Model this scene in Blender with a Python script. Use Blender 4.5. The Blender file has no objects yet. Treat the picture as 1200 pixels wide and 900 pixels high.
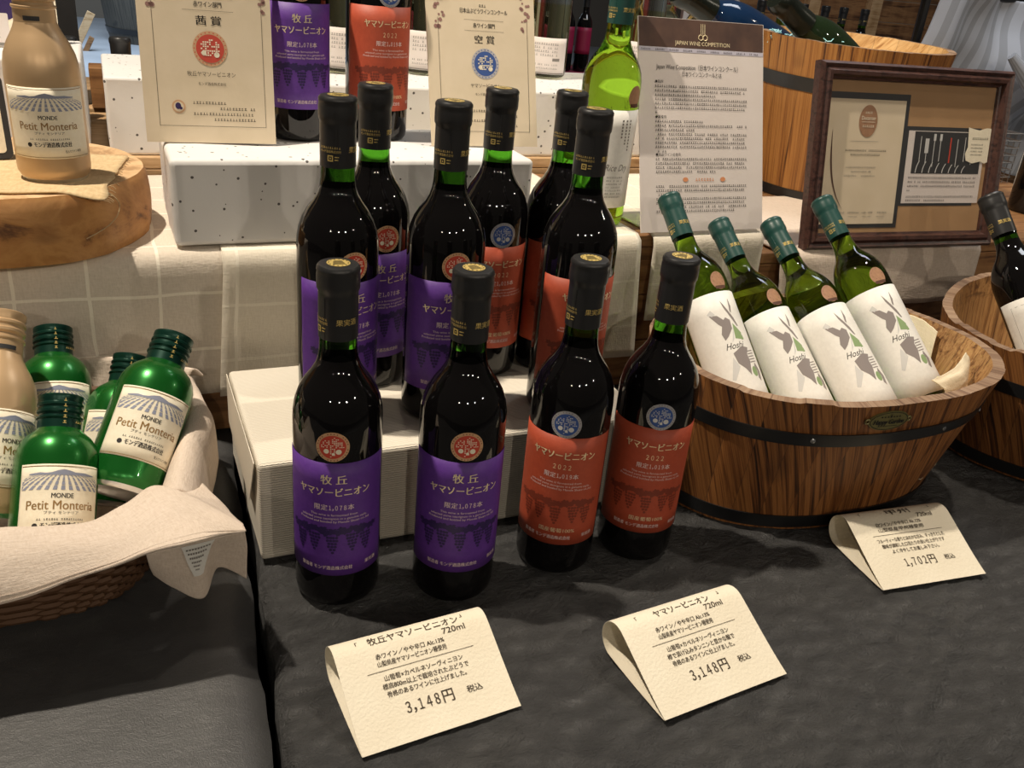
import bpy, bmesh, math, random
from mathutils import Vector, Matrix, noise
sin, cos, PI = math.sin, math.cos, math.pi
R_ = math.radians
random.seed(7)
S = bpy.context.scene
COL = S.collection

# ------------------------------------------------------------------ camera
PITCH, ROLL, CAMH, FPX = 0.44551, 0.09694, 0.53306, 1036.5
TH = R_(25.5)
def _cam_axes():
    fwd = Vector((0, cos(PITCH), -sin(PITCH))); right = Vector((1, 0, 0)); down = fwd.cross(right)
    c, s = cos(ROLL), sin(ROLL)
    r2 = c*right - s*down; d2 = s*right + c*down
    m = Matrix(((cos(TH), sin(TH), 0), (-sin(TH), cos(TH), 0), (0, 0, 1)))
    return m @ r2, m @ d2, m @ fwd, m @ (Vector((0, 0, CAMH)) - Vector((-.22005, .67471, 0)))
CX, CY, CZ, CP = _cam_axes()
cam = bpy.data.cameras.new('camera'); cam.sensor_width = 36; cam.lens = 36*FPX/1200
cam.clip_start = .02; cam.clip_end = 60
co = bpy.data.objects.new('camera', cam); COL.objects.link(co)
co.matrix_world = Matrix(((CX.x, -CY.x, -CZ.x, CP.x), (CX.y, -CY.y, -CZ.y, CP.y), (CX.z, -CY.z, -CZ.z, CP.z), (0, 0, 0, 1)))
S.camera = co

# ------------------------------------------------------------------ light and exposure
S.view_settings.view_transform = 'Standard'; S.view_settings.look = 'None'
S.view_settings.exposure = 0.20; S.view_settings.gamma = 1; S.view_settings.use_curve_mapping = False
w = bpy.data.worlds.new('world'); S.world = w; w.use_nodes = True
w.node_tree.nodes['Background'].inputs[0].default_value = (1.0, .88, .74, 1)
w.node_tree.nodes['Background'].inputs[1].default_value = .05
def spot(name, loc, tgt, watt, col, rad=.03, ang=70, blend=.4):
    l = bpy.data.lights.new(name, 'SPOT'); l.energy = watt; l.color = col; l.shadow_soft_size = rad
    l.spot_size = R_(ang); l.spot_blend = blend
    o = bpy.data.objects.new(name, l); COL.objects.link(o); o.location = loc
    o.rotation_euler = (Vector(tgt)-Vector(loc)).to_track_quat('-Z', 'Y').to_euler()
    return o
def area(name, loc, tgt, watt, col, sx, sy):
    l = bpy.data.lights.new(name, 'AREA'); l.energy = watt; l.color = col; l.shape = 'RECTANGLE'; l.size = sx; l.size_y = sy
    o = bpy.data.objects.new(name, l); COL.objects.link(o); o.location = loc
    o.rotation_euler = (Vector(tgt)-Vector(loc)).to_track_quat('-Z', 'Y').to_euler()
    return o
WARM = (1, .88, .72)
spot('key_spotlight', (-.50, .33, 1.95), (.35, .1, 0), 150, WARM, .026, 85)
spot('right_spotlight', (1.12, .10, 1.95), (.95, .2, .1), 52, WARM, .03, 62)
for k, (x, y, e) in enumerate(((-2.2, -3.2, 24), (-.6, -3.9, 50), (.9, -4.0, 50), (2.6, -3.2, 34), (3.4, -.6, 16))):
    spot('fill_spotlight', (x, y, 2.0), (.4, .1, .1), e, WARM, .035, 60)  # unseen spots added as fill for the label fronts, also giving bottle glints
area('hall_light', (1.9, .9, 2.2), (2.3, 1.9, 0), 17, (.92, .95, 1), .8, .8)
area('ceiling_light', (-.6, 9, 2.6), (-.1, 10.0, -.7), 230, (.66, .82, 1), 2.5, 2.5)

# ------------------------------------------------------------------ materials
def mat(name, col, rough=.6, metal=0, **kw):
    m = bpy.data.materials.new(name); m.use_nodes = True
    b = m.node_tree.nodes['Principled BSDF']
    b.inputs['Base Color'].default_value = (*col, 1); b.inputs['Roughness'].default_value = rough; b.inputs['Metallic'].default_value = metal
    for k, v in kw.items(): b.inputs[k.replace('_', ' ')].default_value = v
    return m
def srgb(r, g, b):
    f = lambda c: (c/255/12.92 if c/255 <= .04045 else ((c/255+.055)/1.055)**2.4)
    return (f(r), f(g), f(b))
class NT:
    def __init__(s, m): s.t = m.node_tree; s.b = s.t.nodes['Principled BSDF']
    def n(s, typ, **kw):
        x = s.t.nodes.new(typ)
        for k, v in kw.items():
            if k.startswith('i_'): x.inputs[int(k[2:])].default_value = v
            else: setattr(x, k, v)
        return x
    def l(s, a, b): s.t.links.new(a, b)
    def coord(s, kind='Object', scale=(1, 1, 1), rot=(0, 0, 0)):
        c = s.n('ShaderNodeTexCoord'); mp = s.n('ShaderNodeMapping')
        mp.inputs['Scale'].default_value = scale; mp.inputs['Rotation'].default_value = rot
        s.l(c.outputs[kind], mp.inputs['Vector']); return mp.outputs['Vector']
    def noise(s, vec, scale, detail=4, rough=.55, dist=0):
        x = s.n('ShaderNodeTexNoise'); x.inputs['Scale'].default_value = scale; x.inputs['Detail'].default_value = detail
        x.inputs['Roughness'].default_value = rough; x.inputs['Distortion'].default_value = dist
        s.l(vec, x.inputs['Vector']); return x.outputs['Fac']
    def ramp(s, fac, stops, interp='LINEAR'):
        r = s.n('ShaderNodeValToRGB'); r.color_ramp.interpolation = interp
        e = r.color_ramp.elements
        while len(e) < len(stops): e.new(.5)
        for i, (p, c) in enumerate(stops): e[i].position = p; e[i].color = (*c, 1)
        s.l(fac, r.inputs['Fac']); return r.outputs['Color']
    def math(s, op, a, b=None, c=None):
        x = s.n('ShaderNodeMath', operation=op)
        for i, v in enumerate((a, b, c)):
            if v is None: continue
            if isinstance(v, (int, float)): x.inputs[i].default_value = v
            else: s.l(v, x.inputs[i])
        return x.outputs[0]
    def mix(s, fac, a, b, mode='MIX'):
        x = s.n('ShaderNodeMix', data_type='RGBA', blend_type=mode)
        for sock, v in ((x.inputs[0], fac), (x.inputs[6], a), (x.inputs[7], b)):
            if isinstance(v, (int, float)): sock.default_value = v
            elif isinstance(v, tuple): sock.default_value = (*v, 1)
            else: s.l(v, sock)
        return x.outputs[2]
    def bump(s, h, strength=.3, dist=.002):
        x = s.n('ShaderNodeBump'); x.inputs['Strength'].default_value = strength; x.inputs['Distance'].default_value = dist
        s.l(h, x.inputs['Height']); s.l(x.outputs[0], s.b.inputs['Normal'])
    def base(s, c): s.l(c, s.b.inputs['Base Color'])
    def rough(s, c): s.l(c, s.b.inputs['Roughness'])

M = {}
def m_black_cloth(name, wr):
    m = mat(name, (.035, .034, .033), .42); n = NT(m); v = n.coord()
    a = n.noise(n.coord(scale=(12, 20, 12), rot=(0, 0, .6)), 3.2, 7, .72, .5); b = n.noise(v, 900, 2)
    c = n.noise(n.coord(scale=(5, 5, 5)), 3, 6, .65, .8)
    n.base(n.ramp(c, [(.3, (.058, .058, .059)), (.7, (.078, .078, .078))]))
    h = n.math('ADD', n.math('MULTIPLY', a, wr), n.math('MULTIPLY', b, .04))
    h = n.math('ADD', h, n.math('MULTIPLY', c, .5*wr))
    n.bump(h, .8, .012); return m
M['black_smooth'] = m_black_cloth('black cloth smooth', .12)
M['black_wrinkled'] = m_black_cloth('black cloth wrinkled', 2.0)
def m_linen(name, c0, c1, sc=800, grid=None, bumpd=.0006):
    m = mat(name, c0, .9); n = NT(m); v = n.coord('UV')
    x = n.noise(n.coord('UV', scale=(1, .25, 1)), sc, 3); y = n.noise(n.coord('UV', scale=(.25, 1, 1)), sc, 3)
    f = n.math('MULTIPLY', n.math('ADD', x, y), .5); lg = n.noise(v, 14, 4)
    col = n.ramp(f, [(.3, c0), (.7, c1)])
    h = n.math('ADD', f, n.math('MULTIPLY', lg, 2.0))
    if grid:
        sp = n.n('ShaderNodeSeparateXYZ'); wv = n.noise(v, 9, 2)
        n.l(v, sp.inputs[0]); ln = []
        for ax, (g0, off) in enumerate(grid):
            p = n.math('ADD', sp.outputs[ax], n.math('MULTIPLY', wv, .012))
            q = n.math('FRACT', n.math('ADD', n.math('DIVIDE', p, g0), off))
            d = n.math('ABSOLUTE', n.math('SUBTRACT', q, .5))
            ln.append(n.math('LESS_THAN', d, .0017/g0))
        g = n.math('MAXIMUM', ln[0], ln[1])
        col = n.mix(g, col, srgb(240, 232, 215)); h = n.math('ADD', h, n.math('MULTIPLY', g, 1.2))
    n.base(col); n.bump(h, .6, bumpd); return m
M['grid_cloth'] = m_linen('white grid weave cloth', srgb(206, 194, 178), srgb(222, 211, 196), 500, ((.068, .3), (.064, .35)), .0014)
M['grid_cloth2'] = m_linen('cream grid weave cloth', srgb(220, 210, 192), srgb(232, 223, 206), 500, ((.072, .12), (.064, .1)), .0014)
M['towel'] = m_linen('cream linen towel', srgb(206, 188, 170), srgb(228, 213, 198), 420, None, .0016)
M['packing'] = m_linen('cream packing cloth', srgb(226, 212, 180), srgb(238, 226, 200), 300, None, .001)
M['burlap'] = m_linen('tan burlap', srgb(188, 160, 118), srgb(222, 198, 156), 330, None, .0015)
def m_ridge():
    m = mat('embossed cream wrapping paper', srgb(236, 228, 212), .75); n = NT(m)
    c = n.n('ShaderNodeTexCoord'); sp = n.n('ShaderNodeSeparateXYZ'); n.l(c.outputs['UV'], sp.inputs[0])
    a = n.math('SINE', n.math('ADD', n.math('MULTIPLY', sp.outputs[1], 2500), n.math('MULTIPLY', n.math('SINE', n.math('MULTIPLY', sp.outputs[0], 1300)), .55)))
    lg = n.noise(c.outputs['UV'], 18, 3)
    n.bump(n.math('ADD', n.math('MULTIPLY', a, .5), n.math('MULTIPLY', lg, 2.0)), .7, .0008)
    n.base(n.ramp(a, [(0, srgb(226, 217, 200)), (1, srgb(242, 235, 221))])); return m
M['ridge'] = m_ridge()
def m_speck():
    m = mat('white speckled paper', srgb(226, 224, 222), .6); n = NT(m); v = n.coord('Object', (1, 1, 1))
    vo = n.n('ShaderNodeTexVoronoi'); vo.inputs['Scale'].default_value = 90; n.l(v, vo.inputs['Vector'])
    nz = n.noise(v, 130, 2)
    d = n.math('ADD', vo.outputs['Distance'], n.math('MULTIPLY', nz, .16))
    sp = n.n('ShaderNodeSeparateColor'); n.l(vo.outputs['Color'], sp.inputs[0])
    on = n.math('MULTIPLY', n.math('LESS_THAN', d, n.math('ADD', n.math('MULTIPLY', sp.outputs[1], .12), .14)), n.math('LESS_THAN', sp.outputs[0], .85))
    n.base(n.mix(on, srgb(226, 224, 222), srgb(86, 82, 80)))
    n.bump(n.noise(v, 22, 4), .35, .004); return m
M['speck'] = m_speck()
def m_wood(name, dark, mid, light, grain=(60, 3), staves=0, skew=.25, rough=.55, bd=.0012, kind='UV', gapc=(.03, .012, .005)):
    m = mat(name, mid, rough); n = NT(m); c = n.n('ShaderNodeTexCoord'); sp = n.n('ShaderNodeSeparateXYZ'); n.l(c.outputs[kind], sp.inputs[0])
    u = n.math('ADD', sp.outputs[0], n.math('MULTIPLY', sp.outputs[1], skew))
    cb = n.n('ShaderNodeCombineXYZ'); n.l(n.math('MULTIPLY', u, grain[0]), cb.inputs[0]); n.l(n.math('MULTIPLY', sp.outputs[1], grain[1]), cb.inputs[1])
    if staves:
        st = n.math('FLOOR', n.math('DIVIDE', sp.outputs[0], staves)); n.l(n.math('MULTIPLY', st, 7.31), cb.inputs[2])
    else: n.l(n.math('MULTIPLY', sp.outputs[2], grain[1]), cb.inputs[2])
    g = n.noise(cb.outputs[0], 1.0, 6, .62, .7)
    cb2 = n.n('ShaderNodeCombineXYZ'); n.l(n.math('MULTIPLY', u, grain[0]*4), cb2.inputs[0]); n.l(n.math('MULTIPLY', sp.outputs[1], grain[1]*2), cb2.inputs[1])
    g2 = n.noise(cb2.outputs[0], 1, 3)
    f = n.math('ADD', n.math('MULTIPLY', g, .75), n.math('MULTIPLY', g2, .25))
    col = n.ramp(f, [(.38, dark), (.46, mid), (.56, light), (.64, mid)])
    kn = n.noise(n.coord(kind), 7, 2)
    col = n.mix(n.ramp(kn, [(.62, (0, 0, 0)), (.74, (.75, .75, .75))]), col, dark)
    h = f
    if staves:
        q = n.math('ABSOLUTE', n.math('SUBTRACT', n.math('FRACT', n.math('DIVIDE', sp.outputs[0], staves)), .5))
        gap = n.math('GREATER_THAN', q, .5-.0006/staves)
        wn = n.n('ShaderNodeTexWhiteNoise', noise_dimensions='1D'); n.l(st, wn.inputs['W'])
        col = n.mix(n.math('MULTIPLY', wn.outputs['Value'], .35), col, dark)
        col = n.mix(n.math('MULTIPLY', gap, .3), col, gapc); h = n.math('SUBTRACT', h, gap)
    n.base(col); n.bump(h, .7, bd); return m
M['planter'] = m_wood('charred cedar staves', (.018, .006, .002), (.17, .056, .012), (.38, .152, .040), (150, 4), .034, .42)
M['planter_rim'] = m_wood('weathered planter rim', (.09, .045, .022), (.24, .14, .08), (.36, .24, .15), (70, 30), .034)
M['planter_in'] = m_wood('planter inside', (.10, .04, .013), (.34, .17, .06), (.55, .32, .13), (110, 7), .034, 0)
M['tub'] = m_wood('orange cedar tub staves', (.055, .016, .004), (.32, .125, .026), (.48, .22, .055), (130, 2.2), .055, .08)
M['tub_in'] = m_wood('pale tub inside', (.35, .16, .045), (.62, .36, .14), (.78, .52, .25), (75, 3), .05, .1)
M['crate'] = m_wood('brown crate wood', (.10, .042, .014), (.22, .10, .035), (.32, .16, .06), (6, 60), 0, 0, .6, .001, 'Object')
M['pine'] = m_wood('pale pine', (.34, .19, .08), (.50, .31, .15), (.60, .40, .22), (6, 70), 0, 0, .6, .0008, 'Object')
M['pallet'] = m_wood('dark pallet planks', (.06, .025, .01), (.20, .09, .035), (.33, .17, .07), (4, 40), 0, 0, .7, .001, 'Object')
M['bark'] = m_wood('smooth bare log side', (.13, .05, .015), (.42, .19, .055), (.52, .26, .085), (16, 9), 0, .1, .5, .002)
M['logtop'] = m_wood('sawn log top', (.42, .25, .12), (.62, .40, .21), (.70, .48, .27), (22, 22), 0, 0, .7, .001, 'Object')
M['frame_wood'] = m_wood('dark mahogany frame', (.018, .008, .007), (.048, .020, .016), (.075, .033, .025), (40, 160), 0, 0, .35, .0008, 'Object')
M['greybarrel'] = m_wood('grey barrel wood', (.02, .02, .018), (.055, .048, .038), (.08, .07, .055), (60, 2), .09, .05)
M['wicker'] = mat('brown wicker', (.11, .05, .02), .7)
M['iron'] = mat('black painted iron', (.012, .012, .013), .35, 0)
M['steel'] = mat('grey steel', (.45, .45, .46), .35, 1)
M['red_glass'] = mat('dark wine filled glass', (.0035, .0030, .0032), .025)
M['neck_glass'] = mat('green neck glass', (.06, .28, .015), .02, 0, Transmission_Weight=1.0, IOR=1.3)
M['white_glass'] = mat('green white wine glass', (.30, .56, .035), .015, 0, Transmission_Weight=1.0, IOR=1.36)
M['clear_glass'] = mat('clear glass bottle', (.93, .94, .86), .015, 0, Transmission_Weight=1.0, IOR=1.36)
M['pale_wine'] = mat('pale straw wine glass', (.82, .79, .45), .02, 0, Transmission_Weight=1.0, IOR=1.36)
def m_pane():
    m = bpy.data.materials.new('picture glass'); m.use_nodes = True; t = m.node_tree; t.nodes.clear()
    o = t.nodes.new('ShaderNodeOutputMaterial'); mx = t.nodes.new('ShaderNodeMixShader'); a = t.nodes.new('ShaderNodeBsdfTransparent'); b = t.nodes.new('ShaderNodeBsdfGlossy')
    b.inputs['Roughness'].default_value = .02; mx.inputs[0].default_value = .05
    t.links.new(a.outputs[0], mx.inputs[1]); t.links.new(b.outputs[0], mx.inputs[2]); t.links.new(mx.outputs[0], o.inputs[0]); return m
M['pane'] = m_pane()
M['champ_glass'] = mat('dark green champagne glass', (.010, .020, .008), .06)
M['capsule_black'] = mat('black satin capsule', (.018, .018, .019), .38)
M['capsule_green'] = mat('dark teal capsule', (.012, .060, .052), .36)
M['foil_dark'] = mat('dark foil', (.012, .016, .012), .25, .3)
M['gold'] = mat('gold foil print', (.80, .60, .20), .35, .45)
M['gold_print'] = mat('gold ink', (.92, .78, .50), .3, .3)
M['pink_print'] = mat('pale pink ink', (.78, .62, .60), .6)
def m_label(name, col, col2):
    m = mat(name, col, .55); n = NT(m); v = n.coord()
    n.base(n.ramp(n.noise(v, 220, 3), [(.3, col), (.7, col2)])); n.bump(n.noise(v, 900, 2), .3, .0003); return m
M['purple'] = m_label('violet label paper', (.098, .027, .25), (.118, .034, .29))
M['purple_dk'] = mat('dark violet ink', (.026, .010, .085), .5)
M['orange'] = m_label('brick red label paper', (.42, .066, .028), (.47, .078, .033))
M['orange_dk'] = mat('dark brick ink', (.215, .035, .016), .55)
M['white_label'] = m_label('matt white label paper', srgb(228, 226, 220), srgb(236, 234, 228))
M['cream_label'] = m_label('cream label paper', srgb(238, 228, 204), srgb(244, 236, 214))
M['red_ink'] = mat('red medal ink', srgb(196, 66, 48), .5)
M['blue_ink'] = mat('blue medal ink', srgb(52, 84, 150), .5)
M['tan_ink'] = mat('tan medal border', srgb(206, 164, 124), .4)
M['silver_ink'] = mat('silver medal border', srgb(188, 186, 190), .3, .4)
M['bronze'] = m_label('bronze medal', srgb(150, 112, 84), srgb(170, 128, 96))
M['bronze_dk'] = mat('dark bronze', srgb(84, 52, 36), .5)
M['grey_art'] = mat('grey silver ink', srgb(138, 130, 128), .45)
M['green_art'] = mat('pale green ink', srgb(136, 160, 112), .5)
M['silver_art'] = mat('silver foil ink', srgb(240, 240, 238), .25, .3)
M['ink'] = mat('black ink', (.018, .015, .014), .7)
M['brown_ink'] = mat('brown ink', (.075, .055, .036), .7)
M['grey_ink'] = mat('grey ink', (.22, .20, .18), .7)
M['blue_art'] = mat('blue grey ink', srgb(142, 148, 168), .55)
M['paper_cream'] = None
def m_paper(name, c0, c1, sc=350, bd=.0006):
    m = mat(name, c0, .8); n = NT(m); v = n.coord()
    n.base(n.ramp(n.noise(v, 25, 3), [(.3, c0), (.7, c1)])); n.bump(n.noise(v, sc, 3), .5, bd); return m
M['paper_cream'] = m_paper('textured ivory card', srgb(230, 220, 198), srgb(236, 227, 206), 420, .0014)
M['cert_paper'] = m_paper('cream certificate paper', srgb(216, 200, 172), srgb(224, 208, 182), 120, .0003)
M['sheet'] = m_paper('white printout', srgb(216, 206, 200), srgb(222, 213, 208), 200, .0002)
M['kraft'] = m_paper('kraft brown mount', srgb(168, 132, 92), srgb(176, 140, 100), 200, .0002)
M['green_can'] = mat('metallic green paint', (.010, .150, .020), .27, .55, Coat_Weight=.3)
M['green_dk'] = mat('dark green metallic cap', (.006, .045, .030), .32, .5)
M['gold_can'] = mat('satin champagne gold paint', (.60, .41, .23), .36, .35)
M['bronze_ink'] = mat('brown gold ink', (.34, .20, .07), .4, .3)
M['alu'] = mat('bare aluminium', (.80, .80, .80), .3, 1)
M['charcoal'] = mat('charcoal', (.03, .03, .032), .5)
M['crimson'] = mat('crimson label', (.30, .012, .06), .5)
M['red'] = mat('dull red', (.25, .03, .03), .6)
M['black'] = mat('matt black', (.006, .006, .007), .8)
M['blueglass'] = mat('blue glass', (.006, .022, .065), .08)
M['shred'] = mat('light blue paper shred', srgb(170, 225, 235), .6)
M['plate'] = mat('antique brass plate', (.20, .175, .065), .42, .35)
M['header'] = m_paper('brown header print', srgb(66, 46, 40), srgb(92, 66, 54), 60, .0001)
def m_stripe():
    m = mat('grey striped cotton', srgb(180, 184, 192), .85); n = NT(m); c = n.n('ShaderNodeTexCoord'); sp = n.n('ShaderNodeSeparateXYZ'); n.l(c.outputs['UV'], sp.inputs[0])
    q = n.math('FRACT', n.math('MULTIPLY', sp.outputs[0], 14))
    n.base(n.mix(n.math('GREATER_THAN', q, .55), srgb(206, 209, 216), srgb(178, 180, 185))); return m
M['stripe'] = m_stripe()
def m_floor():
    m = mat('grey polished concrete', (.35, .36, .38), .55); n = NT(m); v = n.coord()
    n.base(n.ramp(n.noise(v, 1.5, 5), [(.3, (.30, .31, .33)), (.7, (.40, .41, .43))])); return m
M['floor'] = m_floor()
M['wall'] = mat('dim wall paint', (.16, .13, .10), .9)

# ------------------------------------------------------------------ mesh helpers
class MB:
    def __init__(s): s.v = []; s.f = []; s.m = []; s.uv = []; s.hasuv = False
    def add(s, verts, faces, mi=0, uvs=None):
        o = len(s.v); s.v += [tuple(p) for p in verts]; s.f += [tuple(i+o for i in f) for f in faces]; s.m += [mi]*len(faces)
        if uvs: s.hasuv = True; s.uv += list(uvs)
        else: s.uv += [(0, 0)]*len(verts)
    def box(s, lo, hi, mi=0, mtx=None):
        x0, y0, z0 = lo; x1, y1, z1 = hi
        V = [Vector(p) for p in ((x0, y0, z0), (x1, y0, z0), (x1, y1, z0), (x0, y1, z0), (x0, y0, z1), (x1, y0, z1), (x1, y1, z1), (x0, y1, z1))]
        if mtx: V = [mtx @ p for p in V]
        s.add(V, [(0, 3, 2, 1), (4, 5, 6, 7), (0, 1, 5, 4), (1, 2, 6, 5), (2, 3, 7, 6), (3, 0, 4, 7)], mi)
    def lathe(s, prof, seg=48, mis=None, cap=True):
        n = len(prof); V = []; F = []
        for (r, z) in prof:
            for k in range(seg): a = 2*PI*k/seg; V.append((r*cos(a), r*sin(a), z))
        o = len(s.v); s.v += V; s.uv += [(k/seg, z) for (r, z) in prof for k in range(seg)]
        for i in range(n-1):
            mi = mis(i) if mis else 0
            for k in range(seg):
                k2 = (k+1) % seg
                s.f.append((o+i*seg+k, o+i*seg+k2, o+(i+1)*seg+k2, o+(i+1)*seg+k)); s.m.append(mi)
        if cap:
            s.f.append(tuple(o+k for k in reversed(range(seg)))); s.m.append(mis(0) if mis else 0)
            s.f.append(tuple(o+(n-1)*seg+k for k in range(seg))); s.m.append(mis(n-2) if mis else 0)
    def tube(s, pts, r, seg=8, mi=0, closed=False):
        pts = [Vector(p) for p in pts]; n = len(pts); o = len(s.v); up = Vector((0, 0, 1))
        for i, p in enumerate(pts):
            t = (pts[(i+1) % n if closed else min(i+1, n-1)]-pts[(i-1) % n if closed else max(i-1, 0)]).normalized()
            a = t.cross(up)
            if a.length < 1e-4: a = t.cross(Vector((1, 0, 0)))
            a.normalize(); b = t.cross(a); rr = r[i] if isinstance(r, (list, tuple)) else r
            for k in range(seg): g = 2*PI*k/seg; s.v.append(tuple(p+a*rr*cos(g)+b*rr*sin(g))); s.uv.append((k/seg, i/n))
        for i in range(n if closed else n-1):
            j = (i+1) % n
            for k in range(seg):
                k2 = (k+1) % seg; s.f.append((o+i*seg+k, o+j*seg+k, o+j*seg+k2, o+i*seg+k2)); s.m.append(mi)
        if not closed:
            s.f.append(tuple(o+k for k in range(seg))); s.m.append(mi); s.f.append(tuple(o+(n-1)*seg+k for k in reversed(range(seg)))); s.m.append(mi)
    def grid(s, fn, nu, nv, mi=0, uvf=None):
        o = len(s.v)
        for j in range(nv+1):
            for i in range(nu+1):
                s.v.append(tuple(fn(i/nu, j/nv))); s.uv.append(uvf(i/nu, j/nv) if uvf else (i/nu, j/nv))
        s.hasuv = True
        for j in range(nv):
            for i in range(nu):
                a = o+j*(nu+1)+i; s.f.append((a, a+1, a+nu+2, a+nu+1)); s.m.append(mi)
    def build(s, name, mats, parent=None, smooth=True, ang=40, merge=False, recalc=True):
        me = bpy.data.meshes.new(name); me.from_pydata(s.v, [], s.f)
        for x in (mats if isinstance(mats, (list, tuple)) else [mats]): me.materials.append(M[x] if isinstance(x, str) else x)
        me.polygons.foreach_set('material_index', s.m)
        ul = me.uv_layers.new(name='UVMap')
        li = [0]*len(me.loops); me.loops.foreach_get('vertex_index', li)
        fl = [0.0]*(2*len(li))
        for k, vi in enumerate(li): fl[2*k], fl[2*k+1] = s.uv[vi]
        ul.data.foreach_set('uv', fl)
        if recalc or merge:
            bm = bmesh.new(); bm.from_mesh(me)
            if merge: bmesh.ops.remove_doubles(bm, verts=bm.verts, dist=1e-6)
            if recalc: bmesh.ops.recalc_face_normals(bm, faces=bm.faces)
            bm.to_mesh(me); bm.free()
        if smooth:
            me.polygons.foreach_set('use_smooth', [True]*len(me.polygons)); me.set_sharp_from_angle(angle=R_(ang))
        me.update()
        o = bpy.data.objects.new(name, me); COL.objects.link(o)
        if parent: o.parent = parent
        return o
def bevel(o, w, seg=2):
    m = o.modifiers.new('bevel', 'BEVEL'); m.width = w; m.segments = seg; m.limit_method = 'ANGLE'; m.angle_limit = R_(40); return o
def solid(o, t, off=0):
    m = o.modifiers.new('solidify', 'SOLIDIFY'); m.thickness = t; m.offset = off; return o
def tag(o, label, cat, group=None, kind=None):
    o['label'] = label; o['category'] = cat
    if group: o['group'] = group
    if kind: o['kind'] = kind
    return o
def thing(name, label, cat, loc=(0, 0, 0), rz=0, group=None):
    o = bpy.data.objects.new(name, None); o.empty_display_size = .02; COL.objects.link(o)
    o.location = loc; o.rotation_euler = (0, 0, rz); return tag(o, label, cat, group)
def struct(o): o['kind'] = 'structure'; return o
def dup(root, label, loc=None, rz=None, mtx=None, group=None):
    c = root.copy(); COL.objects.link(c); c['label'] = label
    if group: c['group'] = group
    for ch in [x for x in bpy.data.objects if x.parent == root]:
        d = ch.copy(); COL.objects.link(d); d.parent = c
        for g in [x for x in bpy.data.objects if x.parent == ch]:
            e = g.copy(); COL.objects.link(e); e.parent = d
    if loc is not None: c.location = loc
    if rz is not None: c.rotation_euler = (0, 0, rz)
    if mtx is not None: c.matrix_world = mtx
    return c
def child(root, name):
    return [x for x in bpy.data.objects if x.parent == root and x.name.split('.')[0] == name]

_tc = {}
def glyphs(txt, align='CENTER', shear=0, spacing=1.0):
    key = (txt, align, shear, spacing)
    if key in _tc: return _tc[key]
    cu = bpy.data.curves.new('t', 'FONT'); cu.body = txt; cu.size = 1; cu.align_x = align; cu.align_y = 'CENTER'; cu.shear = shear
    cu.resolution_u = 3; cu.space_character = spacing
    o = bpy.data.objects.new('t', cu); COL.objects.link(o)
    dg = bpy.context.evaluated_depsgraph_get(); dg.update()
    ev = o.evaluated_get(dg); me = ev.to_mesh()
    V = [(v.co.x, v.co.y) for v in me.vertices]; F = [tuple(p.vertices) for p in me.polygons]
    ev.to_mesh_clear(); bpy.data.objects.remove(o); bpy.data.curves.remove(cu)
    _tc[key] = (V, F); return V, F
def put_text(mb, txt, size, fn, x=0, y=0, align='CENTER', width=None, mi=0, shear=0, bold=0, spacing=1.0):
    """fn maps flat (x, y) on the surface to a point; bold strikes the glyphs twice, a hair apart"""
    V, F = glyphs(txt, align, shear, spacing)
    if not V: return
    k = size
    if width:
        w0 = max(v[0] for v in V)-min(v[0] for v in V); k = width/w0
    for d in ((-bold, bold) if bold else (0,)):
        mb.add([fn(v[0]*k+x+d, v[1]*size+y) for v in V], F, mi)
def put_digits(mb, txt, size, fn, x, y, dw, bold=0, narrow=.62):
    """upright figures with tight spacing; x is the centre of the whole run"""
    adv = [dw*.48 if c == '，' else (size*.98 if ord(c) < 0xff00 else dw) for c in txt]; cx = x-sum(adv)/2
    for c, a in zip(txt, adv):
        V, F = glyphs(c, 'CENTER'); k = size*narrow if 0xff00 <= ord(c) and c != '，' else size*.95
        for d in ((-bold, bold) if bold else (0,)):
            mb.add([fn(v[0]*k+cx+a/2+d+(size*.22 if c == '，' else 0), v[1]*size+y) for v in V], F)
        cx += a
def _clip(pts, x0, side):
    out = []
    for i, p in enumerate(pts):
        q = pts[(i+1) % len(pts)]; a, b = (p[0]-x0)*side, (q[0]-x0)*side
        if a >= 0: out.append(p)
        if (a > 0 > b) or (a < 0 < b): t = a/(a-b); out.append((x0, p[1]+(q[1]-p[1])*t))
    return out
def put_poly(mb, pts, fn, mi=0, step=.0025):
    """a flat outline laid on the surface in narrow upright strips, so that it follows a curved label"""
    xa, xb = min(p[0] for p in pts), max(p[0] for p in pts); n = max(1, math.ceil((xb-xa)/step))
    for i in range(n):
        q = pts if n == 1 else _clip(_clip(pts, xa+(xb-xa)*i/n, 1), xa+(xb-xa)*(i+1)/n, -1)
        r = []
        for p in q:
            if not r or abs(p[0]-r[-1][0])+abs(p[1]-r[-1][1]) > 1e-7: r.append(p)
        if len(r) > 2: mb.add([fn(*p) for p in r], [tuple(range(len(r)))], mi)
def put_disc(mb, cx, cy, r, fn, mi=0, n=20, ry=None):
    ry = ry or r
    rings = max(1, int(r/.004))
    V = [(cx, cy)]; F = []
    for j in range(1, rings+1):
        for k in range(n): a = 2*PI*k/n; V.append((cx+r*j/rings*cos(a), cy+ry*j/rings*sin(a)))
    for k in range(n): F.append((0, 1+k, 1+(k+1) % n))
    for j in range(rings-1):
        for k in range(n): a = 1+j*n; F.append((a+k, a+n+k, a+n+(k+1) % n, a+(k+1) % n))
    mb.add([fn(*p) for p in V], F, mi)
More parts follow.
